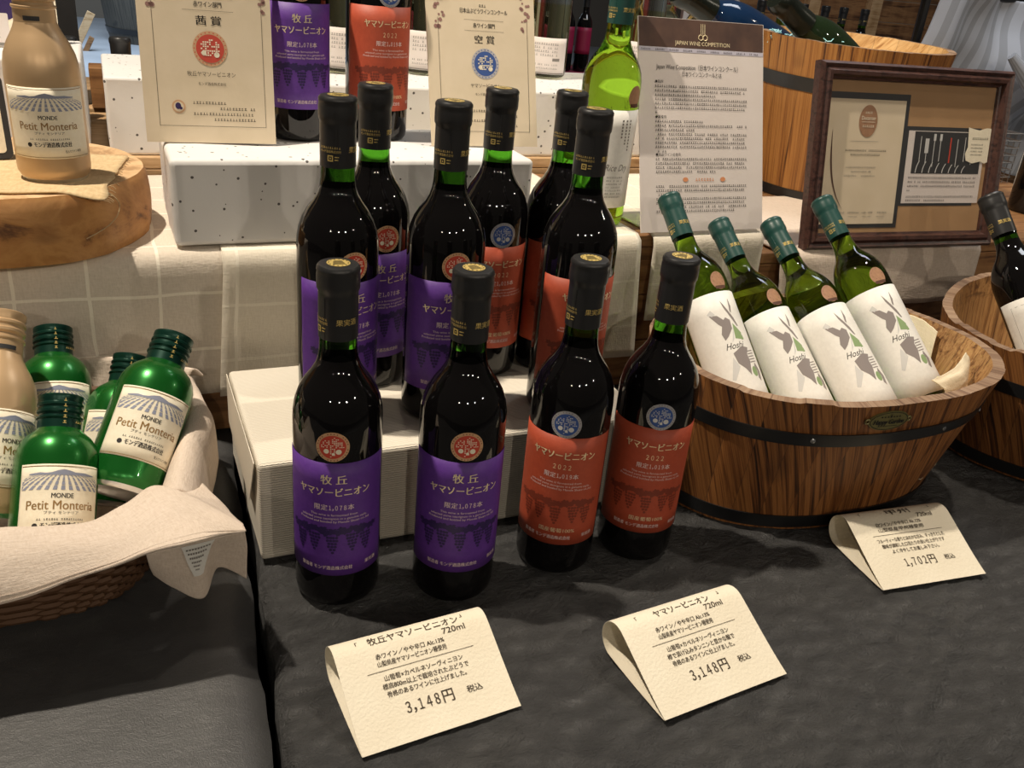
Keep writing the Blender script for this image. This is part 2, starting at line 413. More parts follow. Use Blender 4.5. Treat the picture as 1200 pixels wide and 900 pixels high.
def put_rect(mb, x0, y0, x1, y1, fn, mi=0, nx=1, ny=1):
    V = [fn(x0+(x1-x0)*i/nx, y0+(y1-y0)*j/ny) for j in range(ny+1) for i in range(nx+1)]
    F = [(j*(nx+1)+i, j*(nx+1)+i+1, (j+1)*(nx+1)+i+1, (j+1)*(nx+1)+i) for j in range(ny) for i in range(nx)]
    mb.add(V, F, mi)
def cyl(r, off, z0=0, a0=0):
    return lambda x, y: ((r+off)*sin(x/r+a0), -(r+off)*cos(x/r+a0), y+z0)
def flat(P, ux, uz, nrm, off):
    P, ux, uz, nrm = Vector(P), Vector(ux), Vector(uz), Vector(nrm)
    return lambda x, y: P+ux*x+uz*y+nrm*off
def dashes(mb, x0, x1, y, h, fn, mi=0, cw=None, seed=0):
    """a printed line too small to read: a run of tiny glyph-like strokes"""
    rn = random.Random(seed); cw = cw or h; x = x0
    while x < x1-cw*.6:
        if rn.random() > .06:
            ww = cw*rn.uniform(.6, .85)
            put_rect(mb, x, y-h*.45, x+ww, y-h*.28, fn, mi); put_rect(mb, x+ww*.35, y-h*.45, x+ww*.6, y+h*.4, fn, mi)
            if rn.random() > .4: put_rect(mb, x+ww*.1, y+h*.15, x+ww*.9, y+h*.3, fn, mi)
        x += cw

# ------------------------------------------------------------------ room and tables
FZ = -.72
mb = MB(); mb.box((-12, -4, FZ-.05), (14, 14, FZ)); struct(mb.build('floor', 'floor', smooth=False))
mb = MB(); mb.box((-12, 14, FZ), (14, 14.1, 3.2)); struct(mb.build('wall_back', 'wall', smooth=False))

def table(x0, x1, y0, y1, label):
    t = thing('display_table', label, 'table', ((x0+x1)/2, (y0+y1)/2, FZ))
    def L(p): return (p[0]-(x0+x1)/2, p[1]-(y0+y1)/2, p[2]-FZ)
    mb = MB(); mb.box(L((x0, y0, -.035)), L((x1, y1, -.008))); bevel(mb.build('tabletop', 'pine', t, smooth=False), .003)
    for x in (x0+.06, x1-.06):
        for y in (y0+.06, y1-.06):
            mb = MB(); mb.box(L((x-.022, y-.022, FZ)), L((x+.022, y+.022, -.035))); mb.build('leg', 'pine', t, smooth=False)
table(-1.3, -.07, -.44, 1.42, 'wooden table under the smooth black cloth on the left')
table(.03, 1.78, -.44, 1.42, 'wooden table under the wrinkled black cloth carrying the wine bottles')
def seam(y): return -.008+.075*max(min(y, .3), -.6)*.9
def cloth_top(name, side, m, label):
    mb = MB(); NX, NY = (300, 330) if side > 0 else (60, 80)
    def fn(a, b):
        y = 1.45-(1.45+.47)*(1-(1-b)**1.7) if side > 0 else 1.45-(1.45+.47)*b
        ed = seam(y)+side*(.0050+.0018*sin(41*y)+.001*sin(97*y+1))
        far = -1.33 if side < 0 else 1.82
        aa = a**1.45 if side > 0 else a
        x = ed+(far-ed)*aa
        z = -.0003
        if side > 0:   # crinkled satin: ridges running across the cloth at a slant
            u, v = x*cos(.55)+y*sin(.55), -x*sin(.55)+y*cos(.55); wq = .5+.5*noise.noise((x*3, y*3, 7))
            q = noise.noise((u*20+2*noise.noise((x*9, y*9, 4)), v*75, 2)); p_ = noise.noise((x*70, y*90, 9))
            q3 = noise.noise((u*5+3*noise.noise((x*5, y*5, 8)), v*30, 6))
            z += -.0060*abs(q3)*wq-.0050*abs(q)*(.4+wq)-.0036*abs(p_)*(.5+.5*wq)-.0012*abs(noise.noise((x*14+y*9, y*16-x*6, .3)))
        else: z += -.0008*abs(noise.noise((x*6, y*6, 5)))
        d = abs(x-ed)
        if d < .012: z -= (.012-d)**2/.012*.9
        return (x, y, z)
    mb.grid(fn, NX, NY)
    # the hanging front and the drop into the gap between the tables
    def front(a, b):
        p = fn(a, 1); x = p[0]; dz = b*.62
        return (x, p[1]-.02*min(1, b*8)-.014*sin(x*38+.5*sin(9*x))*b, p[2]-.0015-dz)
    mb.grid(front, NX, 12)
    def edge(a, b):
        p = fn(0, a); return (p[0]-side*.0035*b, p[1], p[2]-.004-.34*b) if b > 0 else p
    mb.grid(edge, NY, 4)
    o = mb.build(name, m, smooth=True, ang=75, merge=True)
    tag(o, label, 'tablecloth'); return o
cloth_top('tablecloth', -1, 'black_smooth', 'smooth black tablecloth on the left, under the towel-lined basket')
cloth_top('tablecloth', 1, 'black_wrinkled', 'wrinkled black tablecloth on the right, under the wine bottles and price cards')

# ------------------------------------------------------------------ risers with their cloths
def crate(name, lo, hi, m, label, cat='crate', planks=3):
    t = thing(name, label, cat, ((lo[0]+hi[0])/2, (lo[1]+hi[1])/2, lo[2]))
    cx, cy = t.location.x, t.location.y; h = hi[2]-lo[2]
    mb = MB(); mb.box((lo[0]-cx, lo[1]-cy, h-.016), (hi[0]-cx, hi[1]-cy, h)); bevel(mb.build('top_panel', m, t, smooth=False), .0015)
    mb = MB(); ph = (h-.016)/planks
    for k in range(planks):
        mb.box((lo[0]-cx, lo[1]-cy, k*ph+.0008), (hi[0]-cx, lo[1]-cy+.014, (k+1)*ph-.0008))
    bevel(mb.build('front_panel', m, t, smooth=False), .0012)
    for s in (0, 1):
        mb = MB()
        for k in range(planks):
            x = lo[0]-cx if s == 0 else hi[0]-cx-.014
            mb.box((x, lo[1]-cy+.0145, k*ph+.0008), (x+.014, hi[1]-cy, (k+1)*ph-.0008))
        bevel(mb.build('side_panel', m, t, smooth=False), .0012)
    return t
crate('wooden_riser', (-.78, .266, 0), (.738, .612, .2205), 'crate', 'long brown wooden riser under the white grid cloth, carrying the speckled box')
crate('wooden_riser', (.746, .268, 0), (1.72, .612, .1865), 'crate', 'brown wooden riser under the framed certificates, beside the wooden planters')
crate('wooden_riser', (.962, .616, 0), (1.72, .98, .1865), 'crate', 'brown wooden riser at the back right, under the rear half of the round tub')
crate('pine_plinth', (-.78, .62, 0), (.95, .96, .2445), 'pine', 'pale pine plinth behind the grid cloth, under the row of white boxes', 'plinth')
crate('pine_plinth', (-.35, 1.0, 0), (1.6, 1.36, .2445), 'pine', 'pale pine plinth at the very back, under the straw-coloured wine bottles', 'plinth')

def drape(name, m, x0, x1, yf, yb, zt, zb, label, nx=60, wob=.004, taper=0, hem=.004, lift=0):
    """a cloth lying on a riser top and hanging over its front edge"""
    mb = MB(); r = .012; top = yb-yf-r; fall = zt-zb-r; arc = PI/2*r; T = top+arc+fall
    def fn(a, b):
        x = x0+(x1-x0)*a; s = b*T
        n1 = noise.noise((x*7, 3.1+zt, 0)); n2 = noise.noise((x*19, 1.7, zt))
        if s < top: y, z, hang = yb-s, zt, 0
        elif s < top+arc: g = (s-top)/r; y, z, hang = yf+r-r*sin(g), zt-r+r*cos(g), 0
        else: hang = (s-top-arc)/fall; y, z = yf, zt-r-(s-top-arc)
        if hang > 0:
            y -= hang*(.002+wob*(1+n1+.5*n2)); z += hang*hem*(n1+.6*n2)
            x += taper*hang*(a-.5)*2
        else: z += .0012*abs(noise.noise((x*16, y*16, 2)))
        return (x, y, z+lift)
    mb.grid(fn, nx, 44, 0, lambda a, b: (x0+(x1-x0)*a, b*T))
    o = mb.build(name, m, ang=80); solid(o, .0016, 1); tag(o, label, 'cloth'); return o
drape('riser_cloth', 'grid_cloth', -.80, .03, .257, .606, .2212, .058, 'white grid-weave cloth over the riser on the left, behind the green bottles')
drape('riser_cloth', 'grid_cloth2', .006, .530, .251, .600, .2232, .055, 'cream grid-weave cloth over the riser in the middle, behind the standing red wines', 60, .003, .012)
drape('riser_cloth', 'grid_cloth2', .553, .733, .256, .600, .2212, .105, 'short cream cloth over the riser end below the printed sheet', 30, .003)
drape('riser_cloth', 'towel', .772, 1.176, .256, .560, .1885, .098, 'rumpled cream cloth over the right riser below the framed certificates', 50, .006, -.008, .006)

# ------------------------------------------------------------------ white boxes
def wrapped_box(name, lo, hi, m, label, cat='box', folds=False, bw=.004):
    t = thing(name, label, cat, ((lo[0]+hi[0])/2, (lo[1]+hi[1])/2, lo[2]))
    cx, cy = t.location.x, t.location.y; a, b = (hi[0]-lo[0])/2, (hi[1]-lo[1])/2; h = hi[2]-lo[2]
    mb = MB()
    for (P, U, V) in (((-a, -b, 0), (2*a, 0, 0), (0, 0, h)), ((a, -b, 0), (0, 2*b, 0), (0, 0, h)), ((a, b, 0), (-2*a, 0, 0), (0, 0, h)), ((-a, b, 0), (0, -2*b, 0), (0, 0, h)), ((-a, -b, h), (2*a, 0, 0), (0, 2*b, 0)), ((-a, b, 0), (2*a, 0, 0), (0, -2*b, 0))):
        P, U, V = Vector(P), Vector(U), Vector(V); n = 12; nm = U.cross(V).normalized()
        lu, lv = U.length, V.length
        def f(i, j, P=P, U=U, V=V, nm=nm):
            p = P+U*i+V*j
            e = min(i*(1-i), j*(1-j))*4
            p = p+nm*(.0022*noise.noise(p*18+Vector((lo[0]*9, 1, 2)))*min(1, e*3))
            return p
        mb.grid(f, n, n, 0, lambda i, j, lu=lu, lv=lv: (i*lu, j*lv))
    o = mb.build('paper_wrap', m, t, ang=50, merge=True); bevel(o, bw, 3)
    return t
eb = wrapped_box('wrapped_box', (0, 0, 0), (.408, .204, .1058), 'ridge', 'cream box in embossed paper carrying the rear standing red wines')
mb = MB()   # folded flap of the wrapping at the left end
V = [(-.2062, -.095, .104), (-.2062, .098, .104), (-.2085, .075, .058), (-.2085, -.072, .052)]
mb.add(V, [(0, 1, 2, 3)]); fo = mb.build('paper_flap', 'ridge', eb, smooth=False); solid(fo, .0008)
sb = wrapped_box('wrapped_box', (-.040, .268, .2258), (.373, .455, .3190), 'speck', 'white speckled box on the riser carrying a purple and an orange labelled wine', bw=.006)
wrapped_box('wrapped_box', (-.62, .632, .2447), (-.118, .86, .366), 'speck', 'white box at the far left behind the gold bottle')
wrapped_box('wrapped_box', (-.094, .63, .2447), (.300, .88, .3475), 'speck', 'white box behind the left award certificate')
wrapped_box('wrapped_box', (.306, .63, .2447), (.930, .90, .3478), 'speck', 'long white box behind the tall green bottle')

# ------------------------------------------------------------------ bottles
BORD = [(.0001, .004), (.022, .003), (.030, 0), (.0345, .001), (.0368, .0045), (.0377, .011), (.0377, .06), (.0377, .12), (.0377, .176), (.0372, .184), (.0355, .193), (.0322, .202), (.0272, .2105), (.0220, .2175), (.0184, .224), (.0163, .231), (.0155, .238), (.0151, .247), (.0147, .30), (.0001, .30)]
def bottle_body(root, main, neck, split=.2365, prof=BORD):
    mb = MB(); zs = [p[1] for p in prof]
    mb.lathe(prof, 56, (lambda i: 1 if neck and zs[i] >= split-.006 and i > 8 else 0), cap=False)
    return mb.build('glass_body', [main, neck] if neck else [main], root, ang=35, merge=True)
def capsule(root, m, zb, txtm='gold', disc=True, mark=True):
    mb = MB()
    P = [(.0153, zb), (.0159, zb), (.0160, zb+.02), (.0159, .2845), (.0160, .2875), (.0170, .2895), (.0172, .293), (.0172, .300), (.0168, .3035), (.0172, .3045), (.0170, .3065), (.0155, .3085), (.0135, .309), (.0001, .309)]
    mb.lathe(P, 48, cap=False); c = mb.build('capsule', m, root, ang=35, merge=True)
    # pressed seam along the foil
    mb = MB(); mb.tube([(.0160*sin(-.9), -.0160*cos(-.9), zb+.001), (.0161*sin(-.9), -.0161*cos(-.9), .284)], .00035, 6); mb.build('foil_seam', m, c)
    mb = MB(); f = cyl(.0160, .00035)
    put_text(mb, '果実酒', .0058, f, .004, zb+.016, bold=.00006)
    put_text(mb, 'モンデ酒造株式会社', .0026, f, -.0215, zb+.0145, width=.020); dashes(mb, -.0315, -.0115, zb+.0180, .0020, f, seed=4)
    if mark:
        put_rect(mb, -.0235, zb+.0062, -.0185, zb+.0072, f); put_rect(mb, -.0235, zb+.0105, -.0185, zb+.0115, f)
        put_rect(mb, -.0235, zb+.0072, -.0225, zb+.0105, f); put_rect(mb, -.0195, zb+.0072, -.0185, zb+.0105, f, ny=1)
        put_rect(mb, -.0215, zb+.0082, -.0205, zb+.0095, f); put_rect(mb, -.0172, zb+.0097, -.0135, zb+.0106, f); put_rect(mb, -.0172, zb+.0072, -.0140, zb+.0081, f)
    mb.build('capsule_lettering', txtm, c, smooth=False, recalc=False)
    if disc:
        mb = MB(); fl = lambda x, y: (x, y, .3093)
        put_disc(mb, 0, 0, .0092, fl, 0, 28)
        o = mb.build('gold_disc', 'gold', c, smooth=False, recalc=False)
        mb = MB(); fl2 = lambda x, y: (x, y, .3095)
        for k in range(5): put_rect(mb, -.005+.002*k*.2, -.0045+.002*k, .005-.002*k*.2, -.0037+.002*k, fl2)
        for k in range(14): a = 2*PI*k/14; put_disc(mb, .0078*cos(a), .0078*sin(a), .0007, fl2, 0, 6)
        mb.build('disc_emblem', 'capsule_black', c, smooth=False, recalc=False)
    return c
def label_sheet(root, m, r, z0, z1, halfw, name='label', off=.0002):
    mb = MB(); f = cyl(r, off)
    mb.grid(lambda a, b: f((a*2-1)*halfw, z0+(z1-z0)*b), 40, 6)
    o = mb.build(name, m, root, ang=60, recalc=False); solid(o, .00025, 1); return o
def grapes(mb, f0, x0, z0, k, sc=1.3):
    rn = random.Random(k); f = lambda x, z: f0(x0+(x-x0)*sc, z0+(z-z0)*sc)
    for row in range(6):
        n = (4, 4, 3, 3, 2, 1)[row]
        for i in range(n): put_disc(mb, x0+(i-(n-1)/2)*.0021+rn.uniform(-.0003, .0003), z0-row*.0024, .0011, f, 0, 8)
    for sx, sy, r in ((-.0042, .0035, .0036), (.0038, .004, .0034), (0, .0050, .0030), (-.0068, .0052, .0026), (.0066, .0050, .0026)):
        pts = []
        for q in range(14):
            a = 2*PI*q/14; rr = r*(1+.32*cos(5*a+k))
            pts.append((x0+sx+rr*cos(a), z0+sy+.7*rr*sin(a)))
        put_poly(mb, pts, f)
    put_rect(mb, x0-.0070, z0+.0035, x0+.0070, z0+.0040, f, nx=4)
def medal(root, zc, kind, x=0):
    R0 = .0377; mb = MB(); f = cyl(R0, .0005)
    put_disc(mb, x, zc, .0137, f, 0, 36); o = mb.build('medal', 'tan_ink' if kind == 'red' else 'silver_ink', root, smooth=False, recalc=False)
    mb = MB(); put_disc(mb, x, zc, .0108, cyl(R0, .0007), 0, 36); mb.build('medal_core', 'red_ink' if kind == 'red' else 'blue_ink', o, smooth=False, recalc=False)
    mb = MB(); f3 = cyl(R0, .0009); rn = random.Random(3)
    for gx in range(-6, 7):
        for gy in range(-6, 7):
            if gx*gx+gy*gy < 38 and rn.random() < .62 and (gy > -1 or abs(gx) < 2): put_rect(mb, x+gx*.00145-.0005, zc+gy*.00145-.0004, x+gx*.00145+.0005, zc+gy*.00145+.0004, f3)
    put_disc(mb, x-.0050, zc-.0038, .0022, f3, 0, 14); put_disc(mb, x+.0048, zc-.0042, .0024, f3, 0, 14); put_disc(mb, x+.0006, zc-.0062, .0013, f3, 0, 10)
    mb.build('medal_print', 'cream_label' if kind == 'red' else 'silver_art', o, smooth=False, recalc=False)
    mb = MB()
    for k in range(30):
        a = 2*PI*k/30
        if k % 5: put_disc(mb, x+.0123*cos(a), zc+.0123*sin(a), .00055, f3, 0, 6)
    mb.build('medal_rim_print', 'orange_dk' if kind == 'red' else 'grey_art', o, smooth=False, recalc=False)
def wine(kind, label, group):
    t = thing('wine_bottle', label, 'wine bottle', group=group)
    bottle_body(t, 'red_glass', 'neck_glass'); capsule(t, 'capsule_black', .2485)
    pur = kind == 'purple'; z0, z1 = (.0365, .150) if pur else (.0365, .1525)
    lb = label_sheet(t, kind, .0377, z0, z1, .0525)
    f = cyl(.0377, .0007); g = MB(); w_ = MB(); d = MB()
    if pur:
        put_text(g, '牧 丘', .0098, f, .002, .1335, bold=.0002); put_text(g, 'ヤマソービニオン', .0092, f, .002, .1215, width=.062, bold=.00022)
        put_digits(w_, '限定１，０７８本', .0062, f, .002, .1065, .0036, .00008); zt = .0995
        put_text(w_, '製造者 モンデ酒造株式会社', .0044, f, -.005, .0445, width=.046, bold=.00005); put_text(w_, '果実酒', .0042, f, .036, .0455, bold=.00005)
    else:
        put_text(g, 'ヤマソービニオン', .0092, f, .002, .1330, width=.060, bold=.00022); put_text(g, '２０２２', .0066, f, .002, .1215, width=.0165)
        put_digits(w_, '限定１，０１９本', .0060, f, .002, .1120, .0034, .00008); zt = .1050
        put_text(g, '国産葡萄100%', .0052, f, .004, .0525, width=.034); put_text(w_, '製造者 モンデ酒造株式会社', .0044, f, -.005, .0445, width=.046, bold=.00005); put_text(w_, '果実酒', .0042, f, .036, .0455, bold=.00005)
    for k, (s, ww) in enumerate((('This wine is fermented from', .040), ('selected yama sauvignon in a genuine style.', .058), ('Produced and bottled by Monde Shuzo co.,ltd', .062))):
        put_text(w_, s, .0030, f, .002, zt-.0034*k, width=ww)
    for k, x in enumerate((-.0285, -.0150, .0005, .0175, .0300)): grapes(d, f, x, (.0785 if k % 2 else .0765), k)
    g.build('gold_lettering', 'gold_print', lb, smooth=False, recalc=False)
    w_.build('small_lettering', 'pink_print', lb, smooth=False, recalc=False)
    d.build('grape_print', 'purple_dk' if pur else 'orange_dk', lb, smooth=False, recalc=False)
    medal(t, .1655, 'red' if pur else 'blue', .001)
    return t
GP, GO = 'purple labelled red wine bottles', 'orange labelled red wine bottles'
pb = wine('purple', 'purple labelled wine on the black cloth, leftmost of the front row', GP)
ob = wine('orange', 'orange labelled wine on the black cloth, third bottle of the front row', GO)
BOX = .1062
def rot_caps(root, a):
    for c in child(root, 'capsule'): c.rotation_euler = (0, 0, R_(a))
pb.location = (.061, -.0498, .0002); pb.rotation_euler = (0, 0, R_(-21)); rot_caps(pb, 18)
b = dup(pb, 'purple labelled wine on the black cloth, second bottle of the front row', (.1642, -.0757, .0002), R_(-16)); rot_caps(b, 26)
b = dup(pb, 'purple labelled wine at the front left of the cream embossed box', (.0915, .0838, BOX), R_(8)); rot_caps(b, 30)
b = dup(pb, 'purple labelled wine at the front of the embossed box, second bottle from its left', (.1937, .0712, BOX), R_(-5)); rot_caps(b, 32)
b = dup(pb, 'purple labelled wine at the back of the embossed box, behind its leftmost bottle', (.1464, .1635, BOX), R_(5)); rot_caps(b, 40)
b = dup(pb, 'purple labelled wine standing on the white speckled box beside the red-seal certificate', (.1155, .398, .3196), R_(-3)); rot_caps(b, 0)
ob.location = (.2755, -.066, .0002); ob.rotation_euler = (0, 0, R_(-35)); rot_caps(ob, 25)
b = dup(ob, 'orange labelled wine on the black cloth, rightmost of the front row beside the wooden planter', (.3649, -.0717, .0002), R_(-27)); rot_caps(b, -22)
b = dup(ob, 'orange labelled wine at the back of the embossed box, right behind a purple labelled one', (.2785, .1615, BOX), R_(-5)); rot_caps(b, 36)
b = dup(ob, 'orange labelled wine on the embossed box, behind the third bottle of the front row', (.3262, .0482, BOX), R_(-2)); rot_caps(b, 30)
b = dup(ob, 'orange labelled wine at the back right of the embossed box, mostly hidden by another', (.3575, .1590, BOX), R_(-2)); rot_caps(b, 20)
b = dup(ob, 'orange labelled wine standing on the white speckled box beside the blue-seal certificate', (.2125, .400, .3196), R_(4)); rot_caps(b, 0)

# white wine bottles
def white_art(lb, r, zo):
    a, g, s, k = MB(), MB(), MB(), MB(); f = cyl(r, .0006)
    P = lambda pts, m: put_poly(m, [(.010+x*.00104, zo+z*.00110) for x, z in pts], f)
    P([(-20, 24), (-10, 22), (-3, 15), (-6, 6), (-12, 12)], a); P([(-6, 14), (0, 18), (5, 14), (4, 4), (-4, -4), (-10, -8), (-12, 0)], a)
    P([(0, 38), (3, 33), (12, 16), (15, 6), (13, 6), (8, 16), (2, 29)], a); P([(13, 40), (14, 30), (11, 22), (9.5, 24)], a)
    P([(7, 10), (16, -2), (14, -10), (4, -8)], g); P([(16, -4), (17, -10), (13, -11)], g); put_disc(g, .0275, zo-.053, .0046, f, 0, 16, .0065)
    P([(-6, -24), (8, -18), (18, -20), (13, -28), (14, -36), (9, -52), (4, -44), (-4, -36)], a)
    P([(22, -38), (28, -48), (24, -60), (20, -56), (22, -48), (19, -42)], a)
    for q in range(5): P([(14, -24-3.2*q), (26, -23-3.2*q), (26, -24.2-3.2*q), (14, -25.2-3.2*q)], a)
    P([(-8, -28), (-3, -40), (-14, -54), (-18, -52)], s); P([(5, 4), (8, 10), (2, -8), (-2, -12)], s); P([(-22, 26), (-16, 30), (-12, 24), (-16, 22)], s)
    put_text(k, 'Hoshi', .0115, f, .009, zo-.0175, shear=.45, width=.028)
    a.build('grey_print', 'grey_art', lb, smooth=False, recalc=False); g.build('green_print', 'green_art', lb, smooth=False, recalc=False)
    s.build('silver_print', 'silver_art', lb, smooth=False, recalc=False); k.build('script_lettering', 'ink', lb, smooth=False, recalc=False)
def white_wine(label, group, spin=0, art=True):
    t = thing('white_wine_bottle', label, 'wine bottle', group=group)
    bottle_body(t, 'white_glass', None); capsule(t, 'capsule_green', .2485, disc=False)
    lb = label_sheet(t, 'white_label', .0377, .008, .158, .052)
    if art: white_art(lb, .0377, .104)
    mb = MB(); f = cyl(.0377, .0005); put_disc(mb, .020, .1725, .0118, f, 0, 28, .0120); md = mb.build('medal', 'bronze', t, smooth=False, recalc=False)
    mb = MB(); put_rect(mb, .0120, .1615, .0280, .1655, cyl(.0377, .0009), nx=6); mb.build('medal_base_print', 'bronze_dk', md, smooth=False, recalc=False)
    mb = MB(); f = cyl(.0377, .0008)
    for q in range(9): a = 2*PI*q/9; put_disc(mb, .020+.0085*cos(a), .175+.0075*sin(a), .0005, f, 0, 6)
    mb.build('medal_relief', 'bronze_dk', md, smooth=False, recalc=False)
    return t
def axis_mtx(B, P, spin, scale=1.0, sz=None):
    B, P = Vector(B), Vector(P); a = (P-B).normalized(); sz = sz or scale
    if sz != scale: B = P-a*.309*sz
    c = (CP-(B+P)/2); c = (c-a*c.dot(a)).normalized()
    y = -c; x = y.cross(a).normalized()
    m = Matrix(((x.x, y.x, a.x, B.x), (x.y, y.y, a.y, B.y), (x.z, y.z, a.z, B.z), (0, 0, 0, 1)))
    return m @ Matrix.Rotation(R_(spin), 4, 'Z') @ Matrix.Diagonal((scale, scale, sz, 1))
GW = 'white wines lying in the wooden planter'
WB = [((.5652, .045, .09), (.5463, .2313, .2817), 12, 'leftmost white wine lying in the wooden planter, right behind the front orange bottle'),
      ((.6526, .024, .075), (.6271, .2275, .2475), 14, 'second white wine from the left lying in the wooden planter'),
      ((.7144, -.0085, .09), (.6918, .2032, .2528), 12, 'third white wine from the left lying in the wooden planter'),
      ((.7877, -.0029, .105), (.7624, .1958, .2831), 8, 'rightmost white wine lying in the wooden planter, capsule overlapping the picture frame')]
wproto = white_wine(WB[0][3], GW)
wproto.matrix_world = axis_mtx(*WB[0][:3], .867, .97)
for B, P, sp, lab in WB[1:]:
    o = dup(wproto, lab, mtx=axis_mtx(B, P, sp, .867, .97))
for o_, a in zip([x for x in bpy.data.objects if x.name.startswith('white_wine_bottle')], (12, 8, 10, 40)): rot_caps(o_, a)
# the tall standing one
tg = thing('white_wine_bottle', 'tall green wine bottle standing on the riser beside the printed sheet', 'wine bottle', (.5005, .3300, .2250), R_(-4))
bottle_body(tg, 'white_glass', None); capsule(tg, 'capsule_green', .2485, disc=False)
lb = label_sheet(tg, 'white_label', .0377, .026, .150, .052); mb = MB(); f = cyl(.0377, .0006)
put_text(mb, 'Rice Dry', .012, f, .004, .078, shear=.35, width=.034)
for k in range(7): dashes(mb, -.008, .016, .066-.0042*k, .0024, f, seed=k)
for k in range(3):
    for q in range(6+2*k): put_rect(mb, .004+.006*k, .136-.004*q, .0062+.006*k, .1385-.004*q, f)
mb.build('label_lettering', 'grey_ink', lb, smooth=False, recalc=False)
mb = MB(); put_disc(mb, .020, .1665, .0118, cyl(.0377, .0005), 0, 28, .0135); md = mb.build('medal', 'bronze', tg, smooth=False, recalc=False)
mb = MB(); put_rect(mb, .012, .1535, .0285, .158, cyl(.0377, .0008), nx=6); mb.build('medal_base_print', 'bronze_dk', md, smooth=False, recalc=False)

# ------------------------------------------------------------------ price cards
def price_card(rz, loc, wdt, lines, label, rad=.0180, ln=.075):
    t = thing('price_card', label, 'price card', loc, rz)
    prof = [(0, .0012), (.010, .0006), (ln*.55, .0004), (ln*.85, .0009)]
    cy_, cz_ = ln, rad+.0008
    # lower panel, round the loop, and back along the sloping front panel
    top = 116
    for k in range(1, 22): a = R_(-80+(top+80+0)*k/21); prof.append((cy_+rad*cos(a), cz_+rad*sin(a)))
    e = prof[-1]; d0 = Vector((-sin(R_(top)), cos(R_(top)))); 
    n = 16
    p0 = Vector(e); p3 = Vector((-.0012, .0022)); d3 = (p3-p0).normalized(); L = (p3-p0).length
    for k in range(1, n+1):
        s = k/n; h0 = p0; h1 = p0+d0*L*.33; h2 = p3-Vector((d3.x, d3.y+.10)).normalized()*L*.30
        q = (1-s)**3*h0+3*(1-s)**2*s*h1+3*(1-s)*s*s*h2+s**3*p3; prof.append((q.x, q.y))
    th = .00045; mb = MB(); N = len(prof); outer = []; inner = []
    for i, p in enumerate(prof):
        a_ = Vector(prof[max(i-1, 0)]); b_ = Vector(prof[min(i+1, N-1)]); d = (b_-a_).normalized(); nn = Vector((d.y, -d.x)); outer.append(Vector(p)); inner.append(Vector(p)-nn*th)
    V = []; 
    for x in (0, wdt):
        V += [(x, q.x, q.y) for q in outer]+[(x, q.x, q.y) for q in inner]
    F = []; S2 = 2*N
    for i in range(N-1):
        F += [(i, i+1, S2+i+1, S2+i), (N+i+1, N+i, S2+N+i, S2+N+i+1), (i+1, i, N+i, N+i+1), (S2+i, S2+i+1, S2+N+i+1, S2+N+i)]
    F += [(0, S2, S2+N, N), (N-1, 2*N-1, S2+2*N-1, S2+N-1)]
    mb.add(V, F); mb.build('folded_card', 'paper_cream', t, ang=50)
    # arc-length map of the front panel, measured up from the front edge
    cum = [0]; rp = list(reversed(outer))
    for i in range(1, N): cum.append(cum[-1]+(rp[i]-rp[i-1]).length)
    def f(x, s):
        s = max(0, min(s, cum[-1]-1e-5)); i = max(j for j in range(N-1) if cum[j] <= s)
        u = (s-cum[i])/(cum[i+1]-cum[i]); q = rp[i].lerp(rp[i+1], u); d = (rp[i+1]-rp[i]).normalized(); nn = Vector((-d.y, d.x))
        return (x, q.x+nn.x*.0004, q.y+nn.y*.0004)
    mb = MB()
    for (txt, sz, x, s, ww, bo) in lines:
        if txt == '---': put_rect(mb, x-ww/2, s-.0002, x+ww/2, s+.0002, f, nx=8)
        elif '円' in txt: put_digits(mb, txt, sz, f, x, s, .0068, bo)
        else: put_text(mb, txt, sz, f, x, s, width=ww, bold=bo)
    mb.build('card_lettering', 'brown_ink', t, smooth=False, recalc=False); return t
def card_lines(title, tw, l1, l2, body, price, vol_x=.100):
    L = [('「', .006, .018, .0835, None, .0001), ('」', .006, .112, .0865, None, .0001), (title, .0085, .068, .0830, tw, .00015), ('720ml', .0072, vol_x, .0755, .020, .0001),
         (l1, .0050, .060, .0690, .058, .0001), (l2, .0050, .060, .0628, .058, .0001), ('---', 0, .066, .0575, .090, 0)]
    for k, (b_, ww) in enumerate(body): L.append((b_, .0050, .066, .0510-.0063*k, ww, .0001))
    L += [(price, .0115, .062, .0245, .046, .0002), ('税込', .0062, .100, .0245, .013, .0001)]
    return L
price_card(R_(4), (.0318, -.2525, 0), .131, card_lines('牧丘ヤマソービニオン', .078, '赤ワイン／やや辛口 Alc.13%', '山梨県産ヤマソービニオン種使用', [('山葡萄×カベルネソーヴィニヨン', .066), ('標高800m以上で栽培されたぶどうで', .072), ('骨格のあるワインに仕上げました。', .066)], '３，１４８円'),
           'folded ivory price card reading 3,148円 below the purple labelled wines')
price_card(R_(5), (.2654, -.2935, 0), .131, card_lines('ヤマソービニオン', .060, '赤ワイン／やや辛口 Alc.13%', '山梨県産ヤマソービニオン種使用', [('山葡萄×カベルネソーヴィニヨン', .066), ('樽で漬け込みタンニンと豊かな酸で', .072), ('骨格のあるワインに仕上げました。', .066)], '３，１４８円', .098),
           'folded ivory price card reading 3,148円 below the orange labelled wines')
price_card(R_(-5), (.5685, -.2185, 0), .131, card_lines('甲州', .030, '白ワイン／やや辛口 Alc.12%', '山梨県産甲州種使用', [('フルーティーな香りとほのかな甘み、すっきりとした', .086), ('酸味が調和した口当たりの良い仕上がりです', .080), ('よく冷やしてお楽しみ下さい。', .060)], '１，７０２円', .098),
           'folded ivory price card reading 1,702円 in front of the wooden planter')

